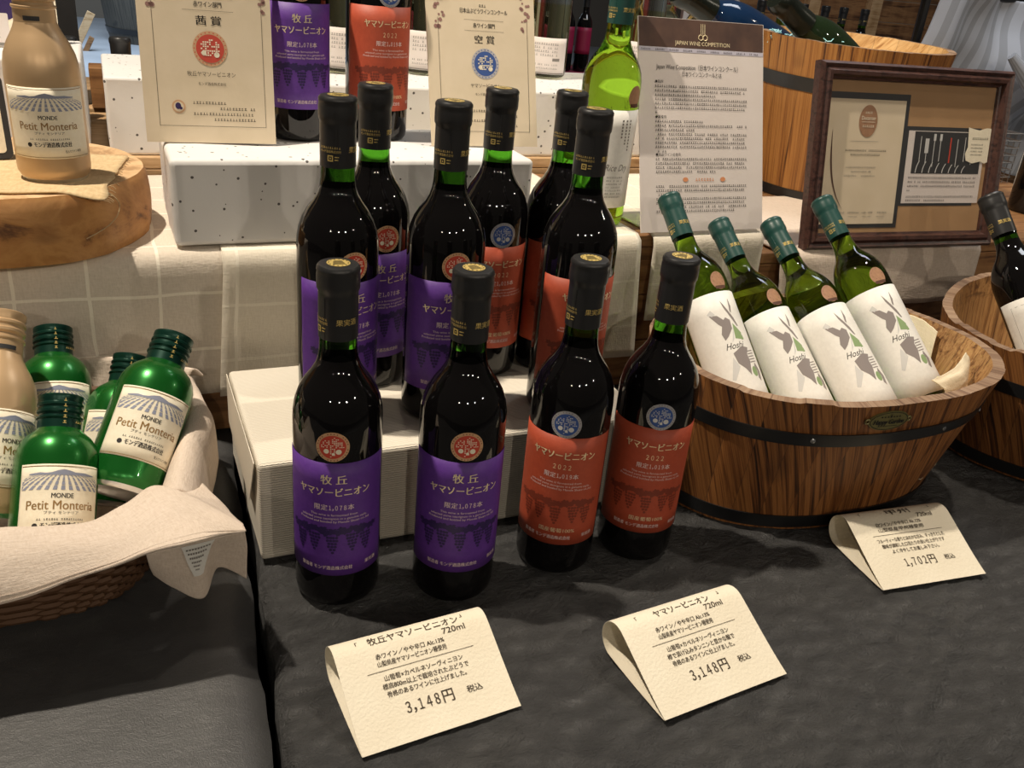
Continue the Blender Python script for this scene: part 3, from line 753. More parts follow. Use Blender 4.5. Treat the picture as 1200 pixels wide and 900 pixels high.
# ------------------------------------------------------------------ wooden planters
def sup(a, ex=2.35):
    c, s = cos(a), sin(a); return (math.copysign(abs(c)**(2/ex), c), math.copysign(abs(s)**(2/ex), s))
def planter(root, a0, b0, a1, b1, H, sh, mo, mi_, mr, wall=.012, floor=.014, nstave=34, jag=.0014, name='staves', ex=2.35, seg=204, bulge=0):
    rn = random.Random(11); jz = [rn.uniform(-jag, jag) for _ in range(nstave)]; jr = [rn.uniform(-.0004, .0008) for _ in range(nstave)]
    per = [0]; rim = [Vector((a1*sup(2*PI*k/seg, ex)[0], b1*sup(2*PI*k/seg, ex)[1])) for k in range(seg+1)]
    for k in range(seg): per.append(per[-1]+(rim[k+1]-rim[k]).length)
    rings = [(0, 0, 0), (.12, 0, 0), (.5, 0, 0), (.85, 0, 0), (1, 0, 0), (1, 1, 1), (.8, 1, 2), (.4, 1, 2), (floor/H, 1, 2)]
    mb = MB(); o = 0
    for (t, w_, kind) in rings:
        for k in range(seg+1):
            a = 2*PI*k/seg; c, s = sup(a, ex); st = int(k/seg*nstave) % nstave
            ra = a0+(a1-a0)*t-w_*wall+bulge*4*t*(1-t); rb = b0+(b1-b0)*t-w_*wall+bulge*4*t*(1-t)
            z = H*t+(jz[st] if t == 1 else 0)
            mb.v.append((ra*c+sh[0]*t+(jr[st]*c if not w_ else 0), rb*s+sh[1]*t+(jr[st]*s if not w_ else 0), z)); mb.uv.append((per[k], z if kind < 2 else -z))
    S1 = seg+1
    for i in range(len(rings)-1):
        m_ = 2 if i == 4 else (1 if i > 4 else 0)
        for k in range(seg): mb.f.append((i*S1+k, i*S1+k+1, (i+1)*S1+k+1, (i+1)*S1+k)); mb.m.append(m_)
    n = len(rings)-1
    mb.f.append(tuple(n*S1+k for k in range(seg))); mb.m.append(1); mb.f.append(tuple(reversed(range(seg)))); mb.m.append(1)
    return mb.build(name, [mo, mi_, mr], root, ang=35, recalc=True)
def band(root, a0, b0, a1, b1, H, sh, z0, z1, ex=2.35, seg=120, bulge=0, th=.0018, rivet=None):
    mb = MB(); rows = []
    for z, off in ((z0, .0002), (z0, th), (z1, th), (z1, .0002)):
        t = z/H
        rows.append([((a0+(a1-a0)*t+off+bulge*4*t*(1-t)+.0006)*sup(2*PI*k/seg, ex)[0]+sh[0]*t, (b0+(b1-b0)*t+off+bulge*4*t*(1-t)+.0006)*sup(2*PI*k/seg, ex)[1]+sh[1]*t, z) for k in range(seg)])
    V = [p for r in rows for p in r]; F = []
    for i in range(4):
        j = (i+1) % 4
        for k in range(seg): k2 = (k+1) % seg; F.append((i*seg+k, i*seg+k2, j*seg+k2, j*seg+k))
    mb.add(V, F); bo = mb.build('metal_band', 'iron', root, ang=40)
    for ang in rivet or []:
        a = R_(ang); z = (z0+z1)/2; t = z/H; c, s = sup(a, ex); n = Vector((c/(a0+(a1-a0)*t), s/(b0+(b1-b0)*t), 0)).normalized()
        p = Vector(((a0+(a1-a0)*t+bulge*4*t*(1-t))*c+sh[0]*t, (b0+(b1-b0)*t+bulge*4*t*(1-t))*s+sh[1]*t, z))+n*(th+.0004)
        mb = MB(); prof = [(.0028, 0), (.0026, .0010), (.0014, .0016), (.0001, .0017)]; mb.lathe(prof, 14, cap=True)
        q = n.to_track_quat('Z', 'Y').to_matrix().to_4x4(); mb.v = [tuple(p+(q @ Vector(v))) for v in mb.v]
        mb.build('rivet', 'steel', bo)
    return bo
PA = (.178, .130, .210, .154, .168, (.018, -.012))
p1 = thing('wooden_planter', 'oval charred-wood planter holding four white wines', 'planter', (.625, .020, .0002))
planter(p1, *PA, 'planter', 'planter_in', 'planter_rim')
band(p1, *PA, .004, .020); band(p1, *PA, .117, .132, rivet=(-78, -52, -120))
# oval name plate on the front of the planter
def plate(root):
    a = R_(-99); t = .150/.168; c, s = sup(a)
    ra, rb = PA[0]+(PA[2]-PA[0])*t, PA[1]+(PA[3]-PA[1])*t
    P = Vector((ra*c+.018*t, rb*s-.012*t, .1495)); d = .004
    c2, s2 = sup(a+d); c1, s1 = sup(a-d)
    ux = Vector((ra*(c2-c1), rb*(s2-s1), 0)).normalized(); n = ux.cross(Vector((0, 0, 1))).normalized(); uz = (Vector((0, 0, 1))+n*.15).normalized(); n = ux.cross(uz).normalized()
    W, Hh = .0245, .0118
    def f(off):
        return lambda x, y: P+ux*x+uz*y+n*(off-.9*x*x*1.6)
    V = []; F = []; N = 40
    for off in (.0006, .0026):
        g = f(off); V += [g(W*cos(2*PI*k/N), Hh*sin(2*PI*k/N)) for k in range(N)]
    mb = MB(); mb.add(V, [tuple(range(N, 2*N)), tuple(reversed(range(N)))]+[(k, (k+1) % N, N+(k+1) % N, N+k) for k in range(N)])
    for sgn in (-1, 1):   # the pierced tabs at both ends
        mb.tube([f(.002)(sgn*(W+.001)+.0026*cos(2*PI*k/12), .0026*sin(2*PI*k/12)) for k in range(12)], .0009, 6, closed=True)
    pl = mb.build('name_plate', 'plate', root, ang=40)
    mb = MB(); g = f(.0030); put_text(mb, 'Happy Garden', .0085, g, 0, -.0012, width=.037, bold=.0003, shear=.1)
    for k in range(-3, 4):
        if k: put_poly(mb, [(k*.0036-.0014, .0052), (k*.0036, .0064), (k*.0036+.0014, .0050), (k*.0036, .0043)], g)
    put_poly(mb, [(-.0012, .0045), (0, .0090), (.0012, .0045)], g); put_rect(mb, -.012, -.0066, .012, -.0060, g)
    mb.tube([f(.0030)(W*.93*cos(2*PI*k/N), Hh*.9*sin(2*PI*k/N)) for k in range(N)], .0003, 4, closed=True)
    mb.build('plate_lettering', 'black', pl, smooth=False)
plate(p1)
p2 = thing('wooden_planter', 'second wooden planter at the right edge holding a red wine', 'planter', (1.062, .004, .0002), R_(30))
planter(p2, *PA[:5], (0, 0), 'planter', 'planter_in', 'planter_rim'); band(p2, *PA[:5], (0, 0), .004, .020); band(p2, *PA[:5], (0, 0), .112, .129)
# packing cloth under the white wines
def mound(name, cx, cy, a, b, fn, m, label, cat, rz=0, zbase=.0165):
    mb = MB(); NR, NA = 22, 72; V = []; F = []
    for j in range(NR+1):
        for k in range(NA):
            an = 2*PI*k/NA; c, s = sup(an); r = j/NR; x, y = a*r*c, b*r*s
            X, Y = cx+x*cos(rz)-y*sin(rz), cy+x*sin(rz)+y*cos(rz); V.append((X, Y, fn(X, Y, r)))
    o = len(V)
    for j in range(NR):
        for k in range(NA): k2 = (k+1) % NA; F.append((j*NA+k, j*NA+k2, (j+1)*NA+k2, (j+1)*NA+k))
    for k in range(NA):
        x, y, z = V[NR*NA+k]; V.append((x*.9+cx*.1, y*.9+cy*.1, zbase))
    for k in range(NA): k2 = (k+1) % NA; F.append((NR*NA+k, NR*NA+k2, o+k2, o+k))
    F.append(tuple(o+k for k in reversed(range(NA))))
    mb.add(V, F, 0, [(v[0], v[1]) for v in V]); ob_ = mb.build(name, m, ang=60, merge=True); tag(ob_, label, cat); return ob_
def mz(X, Y, r):
    z = .055+.010*noise.noise((X*24, Y*24, 1))+.006*noise.noise((X*60, Y*50, 2))
    return z+.055*max(0, min(1, (X-.70)/.10))*max(0, min(1, (Y-.03)/.04))+.016*max(0, min(1, (X-.76)/.05))-.02*max(0, (r-.9)/.1)*0
mound('packing_cloth', .637, .011, .180, .128, lambda X, Y, r: mz(X, Y, r)-.012, 'packing', 'crumpled cream cloth packed under the white wines in the planter', 'cloth')
mound('packing_cloth', 1.062, .004, .172, .122, lambda X, Y, r: .045+.008*noise.noise((X*24, Y*24, 1)), 'packing', 'cream cloth packed inside the planter at the right edge', 'cloth', R_(30))
# two loose corners of the packing cloth standing up at the right
def corner(pts, label):
    mb = MB(); nr, nc = len(pts), len(pts[0]); N = 14
    def cr(p, t):
        i = min(int(t*(len(p)-1)), len(p)-2); u = t*(len(p)-1)-i
        P0, P1, P2, P3 = p[max(i-1, 0)], p[i], p[i+1], p[min(i+2, len(p)-1)]
        return .5*((2*P1)+(P2-P0)*u+(2*P0-5*P1+4*P2-P3)*u*u+(3*P1-P0-3*P2+P3)*u**3)
    Q = [[Vector(p) for p in r] for r in pts]
    def fn(a, b): return cr([cr(r, a) for r in Q], b)+Vector((0, 0, .002*noise.noise((a*5, b*5, 1))))
    mb.grid(fn, N*2, N*2, 0, lambda a, b: (a*.1, b*.1)); return mb, fn
mb, _ = corner([[(.808, .080, .166), (.826, .048, .170), (.829, .015, .163)], [(.806, .062, .135), (.818, .032, .138), (.819, .005, .133)], [(.800, .045, .105), (.810, .016, .108), (.811, -.010, .104)]], '')
o = mb.build('packing_cloth', 'packing', ang=70); solid(o, .001); tag(o, 'upright pleated corner of cream cloth at the right inside the planter', 'cloth')
mb, _ = corner([[(.735, -.070, .146), (.765, -.070, .158), (.797, -.055, .168)], [(.745, -.082, .138), (.775, -.080, .148), (.803, -.060, .156)], [(.752, -.088, .118), (.782, -.082, .128), (.806, -.060, .133)]], '')
o = mb.build('packing_cloth', 'packing', ang=70); solid(o, .001); tag(o, 'folded tip of cream cloth by the front right rim of the planter', 'cloth')
# red wine in the second planter
rw = thing('wine_bottle', 'red wine with a white flowered label lying in the planter at the right edge', 'wine bottle')
bottle_body(rw, 'red_glass', 'neck_glass', .244); capsule(rw, 'capsule_black', .2485, disc=False)
lb = label_sheet(rw, 'white_label', .0377, .036, .152, .050); f = cyl(.0377, .0006); mb = MB()
rn = random.Random(2)
for k in range(26):
    x, z = rn.uniform(-.020, .020), rn.uniform(.104, .122); pts = []
    for q in range(10): a = 2*PI*q/10; rr = rn.uniform(.0022, .0038)*(1+.35*cos(5*a)); pts.append((x+rr*cos(a), z+rr*.8*sin(a)))
    put_poly(mb, pts, f)
mb.build('flower_print', mat('pink flower ink', srgb(226, 84, 112), .5), lb, smooth=False, recalc=False)
mb = MB(); 
for k in range(6): dashes(mb, -.022, .022, .090-.006*k, .0034, f, seed=k)
put_rect(mb, -.032, .143, .032, .1434, f, nx=8); put_rect(mb, -.032, .05, -.0316, .143, f); mb.build('label_lettering', 'grey_ink', lb, smooth=False, recalc=False)
mb = MB(); put_disc(mb, .026, .168, .0120, cyl(.0377, .0005), 0, 28); mb.build('medal', 'cream_label', rw, smooth=False, recalc=False)
rw.matrix_world = axis_mtx((1.036, -.052, .066), (1.027, .150, .288), 10)

# ------------------------------------------------------------------ framed certificates, printed sheet, award certificates
def board(name, label, cat, P, ang, az, W, H, T, m, edge='charcoal', stand=None, dx=0):
    """an upright sheet leaning back: local x right, local z up the sheet, local -y towards the viewer"""
    t = thing(name, label, cat, P); t.rotation_euler = (-R_(ang), 0, R_(az)); t.rotation_mode = 'XYZ'
    mb = MB(); mb.box((0, 0, 0), (W, T, H)); o = mb.build('sheet', m, t, smooth=False)
    if stand:
        mb = MB(); a = R_(ang); d = stand; 
        # easel strut reaching down to the surface the sheet stands on
        top = Vector((W*.5, T, H*.62)); foot = Vector((W*.5, T+d*cos(a), -d*sin(a)*0-0))
        dirw = Matrix.Rotation(R_(ang), 3, 'X') @ Vector((0, d, 0))
        foot = Vector((W*.5, dirw.y, dirw.z+.001))
        mb.tube([top, (top+foot)/2, foot], .0022, 8); mb.build('easel_strut', 'steel', t)
    return t, o
FP = (.8155, .2575, .1915)
ft = thing('picture_frame', 'dark mahogany picture frame with two documents on brown mount, leaning on the right riser', 'picture frame', FP)
ft.rotation_euler = (-R_(12), 0, R_(-3.2)); FW, FH, FD, FB = .360, .262, .022, .0235
def bar(x0, z0, x1, z1, d_in):
    """one moulded frame bar with mitred ends; d_in is the inward direction"""
    prof = [(0, 0), (0, .012), (.004, .018), (.009, .0155), (.013, .019), (.018, .0185), (.0205, .011), (FB, .010), (FB, 0)]
    A, B_ = Vector((x0, 0, z0)), Vector((x1, 0, z1)); u = (B_-A).normalized(); i_ = Vector((d_in[0], 0, d_in[1]))
    V = []
    for end, sg in ((A, 1), (B_, -1)):
        for (w_, h) in prof: p = end+i_*w_+u*sg*w_; V.append((p.x, FD-.004-h, p.z))
    n = len(prof); F = [tuple(range(n)), tuple(reversed(range(n, 2*n)))]+[(k, n+k, n+(k+1) % n, (k+1) % n) for k in range(n)]
    mb = MB(); mb.add(V, F); mb.build('frame_bar', 'frame_wood', ft, ang=25)
bar(0, 0, FW, 0, (0, 1)); bar(FW, FH, 0, FH, (0, -1)); bar(0, FH, 0, 0, (1, 0)); bar(FW, 0, FW, FH, (-1, 0))
mb = MB(); mb.box((.004, .013, .004), (FW-.004, .018, FH-.004)); mt = mb.build('mount_board', 'kraft', ft, smooth=False)
mb = MB(); mb.tube([(FW*.5, .018, FH*.6), (FW*.5, .075, .020)], .004, 8); mb.build('easel_strut', 'charcoal', ft)
Y0 = .0128
def ff(off): return lambda x, z: (x, Y0-off, z)
def docs():
    d = MB(); put_rect(d, .026, .030, .172, .222, ff(.0003)); put_rect(d, .168, .062, .318, .178, ff(.0002)); d.build('dark_backing', 'charcoal', mt, smooth=False, recalc=False)
    c = MB(); put_rect(c, .024, .036, .165, .213, ff(.0007)); c.build('left_document', 'cert_paper', mt, smooth=False, recalc=False)
    r = MB(); put_rect(r, .176, .066, .328, .172, ff(.0007)); r.build('right_document', 'sheet', mt, smooth=False, recalc=False)
    p = MB(); put_rect(p, .188, .110, .322, .171, ff(.0010)); p.build('tool_photo', 'charcoal', mt, smooth=False, recalc=False)
    s = MB(); g = ff(.0013)
    for k, x in enumerate((.200, .212, .226, .238, .258, .272, .287, .302)):
        if k == 4: continue
        put_rect(s, x, .128-(k % 3)*.004, x+.0012, .164-(k % 2)*.003, g)
        if k == 1: put_rect(s, x-.003, .140, x+.0042, .161, g)
        if k in (2, 3): put_rect(s, x-.0016, .158, x+.003, .168, g)
    for k in range(8):
        x0 = .196+k*.013; pts = [(x0+.008*q*q/36, .111+.0035*q*(1-.055*k)) for q in range(6)]
        for a_, b_ in zip(pts, pts[1:]): put_poly(s, [(a_[0]-.0008, a_[1]), (a_[0]+.0008, a_[1]), (b_[0]+.0008, b_[1]), (b_[0]-.0008, b_[1])], g)
    s.build('tool_print', 'silver_art', mt, smooth=False, recalc=False)
    q = MB(); put_rect(q, .2575, .126, .2600, .163, ff(.0013)); q.build('red_tool_print', 'red_ink', mt, smooth=False, recalc=False)
    k_ = MB(); g = ff(.0012)
    for j in range(4): dashes(k_, .184, .320-(j == 3)*.13, .104-.0062*j, .0032, g, seed=j)
    for j in range(2): dashes(k_, .184, .320-j*.06, .076-.0055*j, .0032, g, seed=9+j)
    for j, (x0, x1) in enumerate(((.062, .136), (.072, .126))): dashes(k_, x0, x1, .142-.006*j, .0030, g, seed=20+j)
    k_.build('document_lettering', 'ink', mt, smooth=False, recalc=False)
    k2 = MB()
    for j, (x0, x1) in enumerate(((.066, .122), (.074, .112), (.064, .124))): dashes(k2, x0, x1, .118-.006*j, .0026, g, seed=30+j)
    for j in range(4): dashes(k2, .052+.026*j, .072+.026*j, .053, .0030, g, seed=40+j); dashes(k2, .054+.026*j, .070+.026*j, .047, .0016, g, seed=50+j)
    put_rect(k2, .070, .1545, .120, .1550, g); k2.build('grey_lettering', 'grey_ink', mt, smooth=False, recalc=False)
    e = MB(); put_disc(e, .098, .183, .0165, ff(.0012), 0, 32, .0225); em = e.build('bronze_seal', 'bronze', mt, smooth=False, recalc=False)
    e = MB(); g2 = ff(.0016); put_text(e, 'Decanter', .0075, g2, .098, .187, width=.026); dashes(e, .091, .106, .195, .0034, g2, seed=71); dashes(e, .088, .109, .176, .0036, g2, seed=72)
    put_rect(e, .086, .1815, .110, .1820, g2); e.build('seal_lettering', 'cream_label', mt, smooth=False, recalc=False)
    sw = MB(); pts = []
    for q_ in range(25):
        a = q_/24; pts.append((.036+.030*a**3.2, .170-.112*a, .0004+.0024*sin(PI*a)))
    for a_, b_ in zip(pts, pts[1:]): put_poly(sw, [(a_[0], a_[1]), (a_[0]+a_[2], a_[1]), (b_[0]+b_[2], b_[1]), (b_[0], b_[1])], ff(.0012))
    sw.build('bronze_swoosh', 'bronze_dk', mt, smooth=False, recalc=False)
    n = MB(); pts = [(.290, .179), (.300, .177), (.312, .175), (.326, .1785), (.336, .178), (.336, .128), (.330, .126), (.322, .129), (.305, .126), (.292, .130), (.289, .140), (.293, .150)]
    put_poly(n, pts, ff(.0018)); n.build('scroll_note', 'cream_label', mt, smooth=False, recalc=False)
    k3 = MB(); dashes(k3, .300, .332, .163, .0036, ff(.0021), seed=61)
    for j in range(4): dashes(k3, .299, .324, .154-.005*j, .0022, ff(.0021), seed=62+j)
    k3.build('note_lettering', 'ink', mt, smooth=False, recalc=False)
docs()
mb = MB(); mb.box((.020, .0085, .020), (FW-.020, .0098, FH-.020)); mb.build('glass_pane', 'pane', ft, smooth=False)

SW, SH = .197, .271
st, so = board('printed_sheet', 'white printed sheet with a dark brown heading, propped behind the white wines', 'sign', (.5330, .2600, .2258), 18, 0, SW, SH, .0014, 'sheet', stand=.11)
g = lambda off: (lambda x, z: (x, -off, z))
mb = MB(); put_rect(mb, .001, SH-.036, SW-.001, SH-.0005, g(.0002)); hd = mb.build('heading_band', 'header', st, smooth=False, recalc=False)
mb = MB(); put_text(mb, 'JAPAN WINE COMPETITION', .0072, g(.0005), SW/2, SH-.030, width=.086)
for sx in (-.0035, .0035): mb.tube([(SW/2+sx+.0034*cos(2*PI*k/16), -.0005, SH-.022+.0034*sin(2*PI*k/16)) for k in range(16)], .0006, 5, closed=True)
for sx in (-.003, 0, .003): put_rect(mb, SW/2+sx-.0004, SH-.018, SW/2+sx+.0004, SH-.005, g(.0005))
mb.build('heading_lettering', 'gold_print', hd, smooth=False)
mb = MB(); q = g(.0003); put_rect(mb, .001, SH-.0415, SW-.001, SH-.0365, q); mb.build('menu_strip', mat('pale lilac print', srgb(190, 186, 200), .7), st, smooth=False, recalc=False)
mb = MB(); q = g(.0006)
for k in range(9): dashes(mb, .004+k*.0212, .019+k*.0212, SH-.039, .0024, q, seed=k+70)
put_text(mb, 'Japan Wine Competition（日本ワインコンクール）', .0078, q, SW*.47, SH-.0605, width=.128); put_text(mb, '日本ワインコンクールとは', .0072, q, SW*.49, SH-.0690, width=.062)
def para(y, head, ends, seed):
    if head: put_text(mb, head, .0044, q, .024, y, 'LEFT'); y -= .0054
    for k, e in enumerate(ends): dashes(mb, .024, e, y, .0034, q, seed=seed+k); y -= .0054
para(SH-.0790, '●目的', (.172, .168, .118, .172, .172, .168, .028), 100); para(SH-.1230, '●審査会', (.100, .172, .084, .172, .168, .172, .170, .040), 120)
para(SH-.1710, '●出品ワインの条件', (.172, .168, .172, .118), 140); para(SH-.2115, None, (.172, .168, .060, .172, .166, .172, .150), 160)
mb.build('sheet_lettering', 'ink', st, smooth=False, recalc=False)
mb = MB(); dashes(mb, .086, .118, SH-.2030, .0044, q, seed=199); put_disc(mb, .070, SH-.2030, .0042, q, 0, 12, .003); put_disc(mb, .130, SH-.2030, .0042, q, 0, 12, .003); mb.build('orange_lettering', mat('orange ink', srgb(214, 142, 96), .6), st, smooth=False, recalc=False)

def vine(mb, f, x, z0, z1, sgn):
    put_rect(mb, x-.0002, z0, x+.0002, z1, f)
    rn = random.Random(int(x*9999))
    for k in range(16):
        cx_, cz_ = x+sgn*rn.uniform(-.004, .008), z1+rn.uniform(-.012, .030)
        put_disc(mb, cx_, cz_, rn.uniform(.0012, .0026), f, 0, 9)
def certificate(label, P, az, kind, W=.1365, H=.193, ang=9):
    t, o = board('award_certificate', label, 'certificate', P, ang, az, W, H, .0016, 'cert_paper', stand=.075)
    q = g(.0003); c = W/2+.003; k = MB(); b_ = MB()
    put_text(k, '赤ワイン部門', .0062, q, c, .1425, width=.0285, bold=.0001); put_text(k, '茜 賞' if kind == 'red' else '空 賞', .0102, q, c, .126, width=.026, bold=.0002)
    put_text(k, '日本山ぶどうワインコンクール', .0064, q, c, .1590, width=.062, bold=.00006); dashes(k, c-.006, c+.006, .1660, .0034, q, seed=17)
    put_text(b_, '牧丘ヤマソービニオン' if kind == 'red' else 'ヤマソービニオン', .0058, q, c, .0720, width=.050 if kind == 'red' else .040); put_text(b_, 'モンデ酒造株式会社', .0036, q, c, .0620, width=.029)
    for j, (x0, x1) in enumerate(((.050, .086), (.078, .116), (.050, .116), (.068, .116))): dashes(b_, x0, x1, .0425-.0058*j, .0032, q, seed=j+300)
    put_rect(b_, c-.026, .1490, c+.026, .1493, q); put_rect(b_, c-.026, .1365, c+.026, .1368, q)
    put_rect(b_, .0145, .0175, W-.010, .0179, q); put_rect(b_, .0145, .0175, .0149, .150, q); put_rect(b_, W-.0104, .0175, W-.010, .150, q)
    k.build('certificate_lettering', 'ink', t, smooth=False, recalc=False); b_.build('certificate_rules', 'brown_ink', t, smooth=False, recalc=False)
    vm = mat('faded red vine ink', srgb(150, 112, 104), .6)
    for vx, sg in ((.0147, 1), (W-.0102, -1)): v = MB(); vine(v, q, vx, .13, .150, sg); v.build('vine_print', vm, t, smooth=False, recalc=False)
    
    s1 = MB(); put_disc(s1, c, .0985, .0180, q, 0, 36); se = s1.build('seal', 'tan_ink' if kind == 'red' else 'silver_ink', t, smooth=False, recalc=False)
    s2 = MB(); put_disc(s2, c, .0985, .0145, g(.0006), 0, 36)
    for a in range(24): put_disc(s2, c+.0163*cos(a*PI/12), .0985+.0163*sin(a*PI/12), .0007, g(.0006), 0, 6)
    s2.build('seal_core', 'red_ink' if kind == 'red' else 'blue_ink', se, smooth=False, recalc=False)
    s3 = MB(); rn = random.Random(8); q3 = g(.0009)
    for gx in range(-5, 6):
        for gy in range(-3, 6):
            if gx*gx+gy*gy < 25 and rn.random() < .6: put_rect(s3, c+gx*.0022-.0008, .0985+gy*.0022-.0007, c+gx*.0022+.0008, .0985+gy*.0022+.0007, q3)
    put_disc(s3, c-.0066, .0940, .0026, q3, 0, 14); put_disc(s3, c+.0066, .0925, .0029, q3, 0, 14)
    s3.build('seal_print', 'cream_label', se, smooth=False, recalc=False)
    if kind == 'red':
        s4 = MB(); put_disc(s4, .035, .0378, .0070, q, 0, 24); s4.build('stamp', 'tan_ink', t, smooth=False, recalc=False)
        s5 = MB(); put_disc(s5, .035, .0378, .0052, g(.0006), 0, 22); s5.build('stamp_ring', 'cert_paper', t, smooth=False, recalc=False)
        s5 = MB(); put_disc(s5, .0345, .0385, .0030, g(.0009), 0, 12, .0036); put_disc(s5, .0372, .0362, .0016, g(.0009), 0, 10); s5.build('stamp_grapes', 'purple_dk', t, smooth=False, recalc=False)
certificate('cream award certificate with a red seal at the left end of the speckled box', (-.056, .3480, .3205), -3, 'red')
certificate('cream award certificate with a blue seal at the right end of the speckled box', (.2660, .3380, .3205), 0, 'blue', .1420, .193, 17)

# ------------------------------------------------------------------ log slice, burlap and the gold bottle
LC, LR, LZ0, LZ1 = (-.205, .372), .148, .2236, .290
lg = thing('log_slice', 'thick sawn log slice on the riser at the left edge', 'log slice', (LC[0], LC[1], LZ0))
mb = MB(); NA = 90; H = LZ1-LZ0
def lr(a, t): return LR*(1+.035*noise.noise((cos(a)*1.6, sin(a)*1.6, .4))+.012*noise.noise((cos(a)*6, sin(a)*6, t*1.2)))+.003*sin(PI*min(1, t*1.1))-.003*max(0, t-.9)/.1
rows = [0, .04, .2, .4, .6, .8, .9, .96, 1.0]
for t in rows:
    for k in range(NA+1): a = 2*PI*k/NA; r = lr(a, t); mb.v.append((r*cos(a), r*sin(a), H*t)); mb.uv.append((k/NA*.93, H*t*3))
for i in range(len(rows)-1):
    for k in range(NA): mb.f.append((i*(NA+1)+k, i*(NA+1)+k+1, (i+1)*(NA+1)+k+1, (i+1)*(NA+1)+k)); mb.m.append(0)
mb.f.append(tuple((len(rows)-1)*(NA+1)+k for k in range(NA))); mb.m.append(1); mb.f.append(tuple(reversed(range(NA)))); mb.m.append(1)
mb.build('log', ['bark', 'logtop'], lg, ang=45)
# burlap mat on the log, one corner and a thread hanging over its right rim
mb = MB()
P00, P10, P11, P01 = Vector((-.310, .252)), Vector((-.104, .243)), Vector((-.076, .405)), Vector((-.300, .46))
def bf(a, b):
    p = (P00.lerp(P10, a)).lerp(P01.lerp(P11, a), b); p += Vector((.004*noise.noise((b*7, 1, 0))*(a > .98), .003*noise.noise((a*9, 2, 0))*(b < .02)))
    d = (p-Vector(LC)).length; z = LZ1+.0006+.0009*abs(noise.noise((p.x*30, p.y*30, 0)))
    if d > LR-.008: z -= min(.007, (d-LR+.008)*.35)
    return (p.x, p.y, z+.0006)
mb.grid(bf, 40, 40, 0, lambda a, b: (a*.2, b*.2)); bl = mb.build('burlap_mat', 'burlap', ang=80); solid(bl, .0014, 1); tag(bl, 'tan burlap mat on the log slice under the gold bottle', 'mat')
mb = MB()
for k in range(34):
    a, b = (1, k/33); p = Vector(bf(a, b)); mb.tube([p, p+Vector((.0035+.002*sin(k*3), .001*cos(k*5), -.0010)), p+Vector((.006+.002*sin(k*3), .002*cos(k*5), -.0035))], .0003, 4)
p = Vector(bf(1, 0)); ctr = Vector((LC[0], LC[1], 0))
pts = []
for k in range(14):
    u = k/13; an = R_(-45+8*sin(u*3)-14*u*u); r = lr(an, 1-min(1, u*.75))+.0018
    pts.append(Vector((LC[0]+r*cos(an), LC[1]+r*sin(an), LZ1-.004-.040*u)))
mb.tube([p]+pts, .0005, 5); mb.build('burlap_fringe', 'burlap', bl)

CANP = [(.0001, .003), (.024, .002), (.0275, .0), (.029, .0012), (.0296, .004), (.0312, .0065), (.0325, .0095), (.033, .013), (.033, .050), (.033, .088), (.0328, .096), (.0318, .103), (.0292, .110), (.0255, .1155), (.0215, .119), (.0185, .1215), (.0170, .1235)]
def can_body(root, main, prof, cap, ncap, capm):
    mb = MB(); mb.lathe(prof, 56, lambda i: 1 if i < 4 else 0, cap=False); mb.build('can_body', [main, 'alu'], root, ang=40, merge=True)
    mb = MB(); mb.lathe(cap, 44, cap=False); return mb.build('screw_cap', capm, root, ang=35, merge=True)
def cap_prof(z0, r, h):
    P = [(r-.0012, z0)]
    zs = z0
    for t, d in ((.02, .0002), (.30, .0000), (.33, .0012), (.37, .0012), (.40, -.0008), (.46, -.0008), (.50, .0010), (.56, .0012), (.60, -.0002), (.66, -.0002), (.69, .0010), (.74, .0011), (.78, -.0002), (.82, -.0002), (.86, .0006), (.97, .0006), (1.0, -.0012)):
        P.append((r+d, z0+h*t))
    P.append((.0001, z0+h)); return P
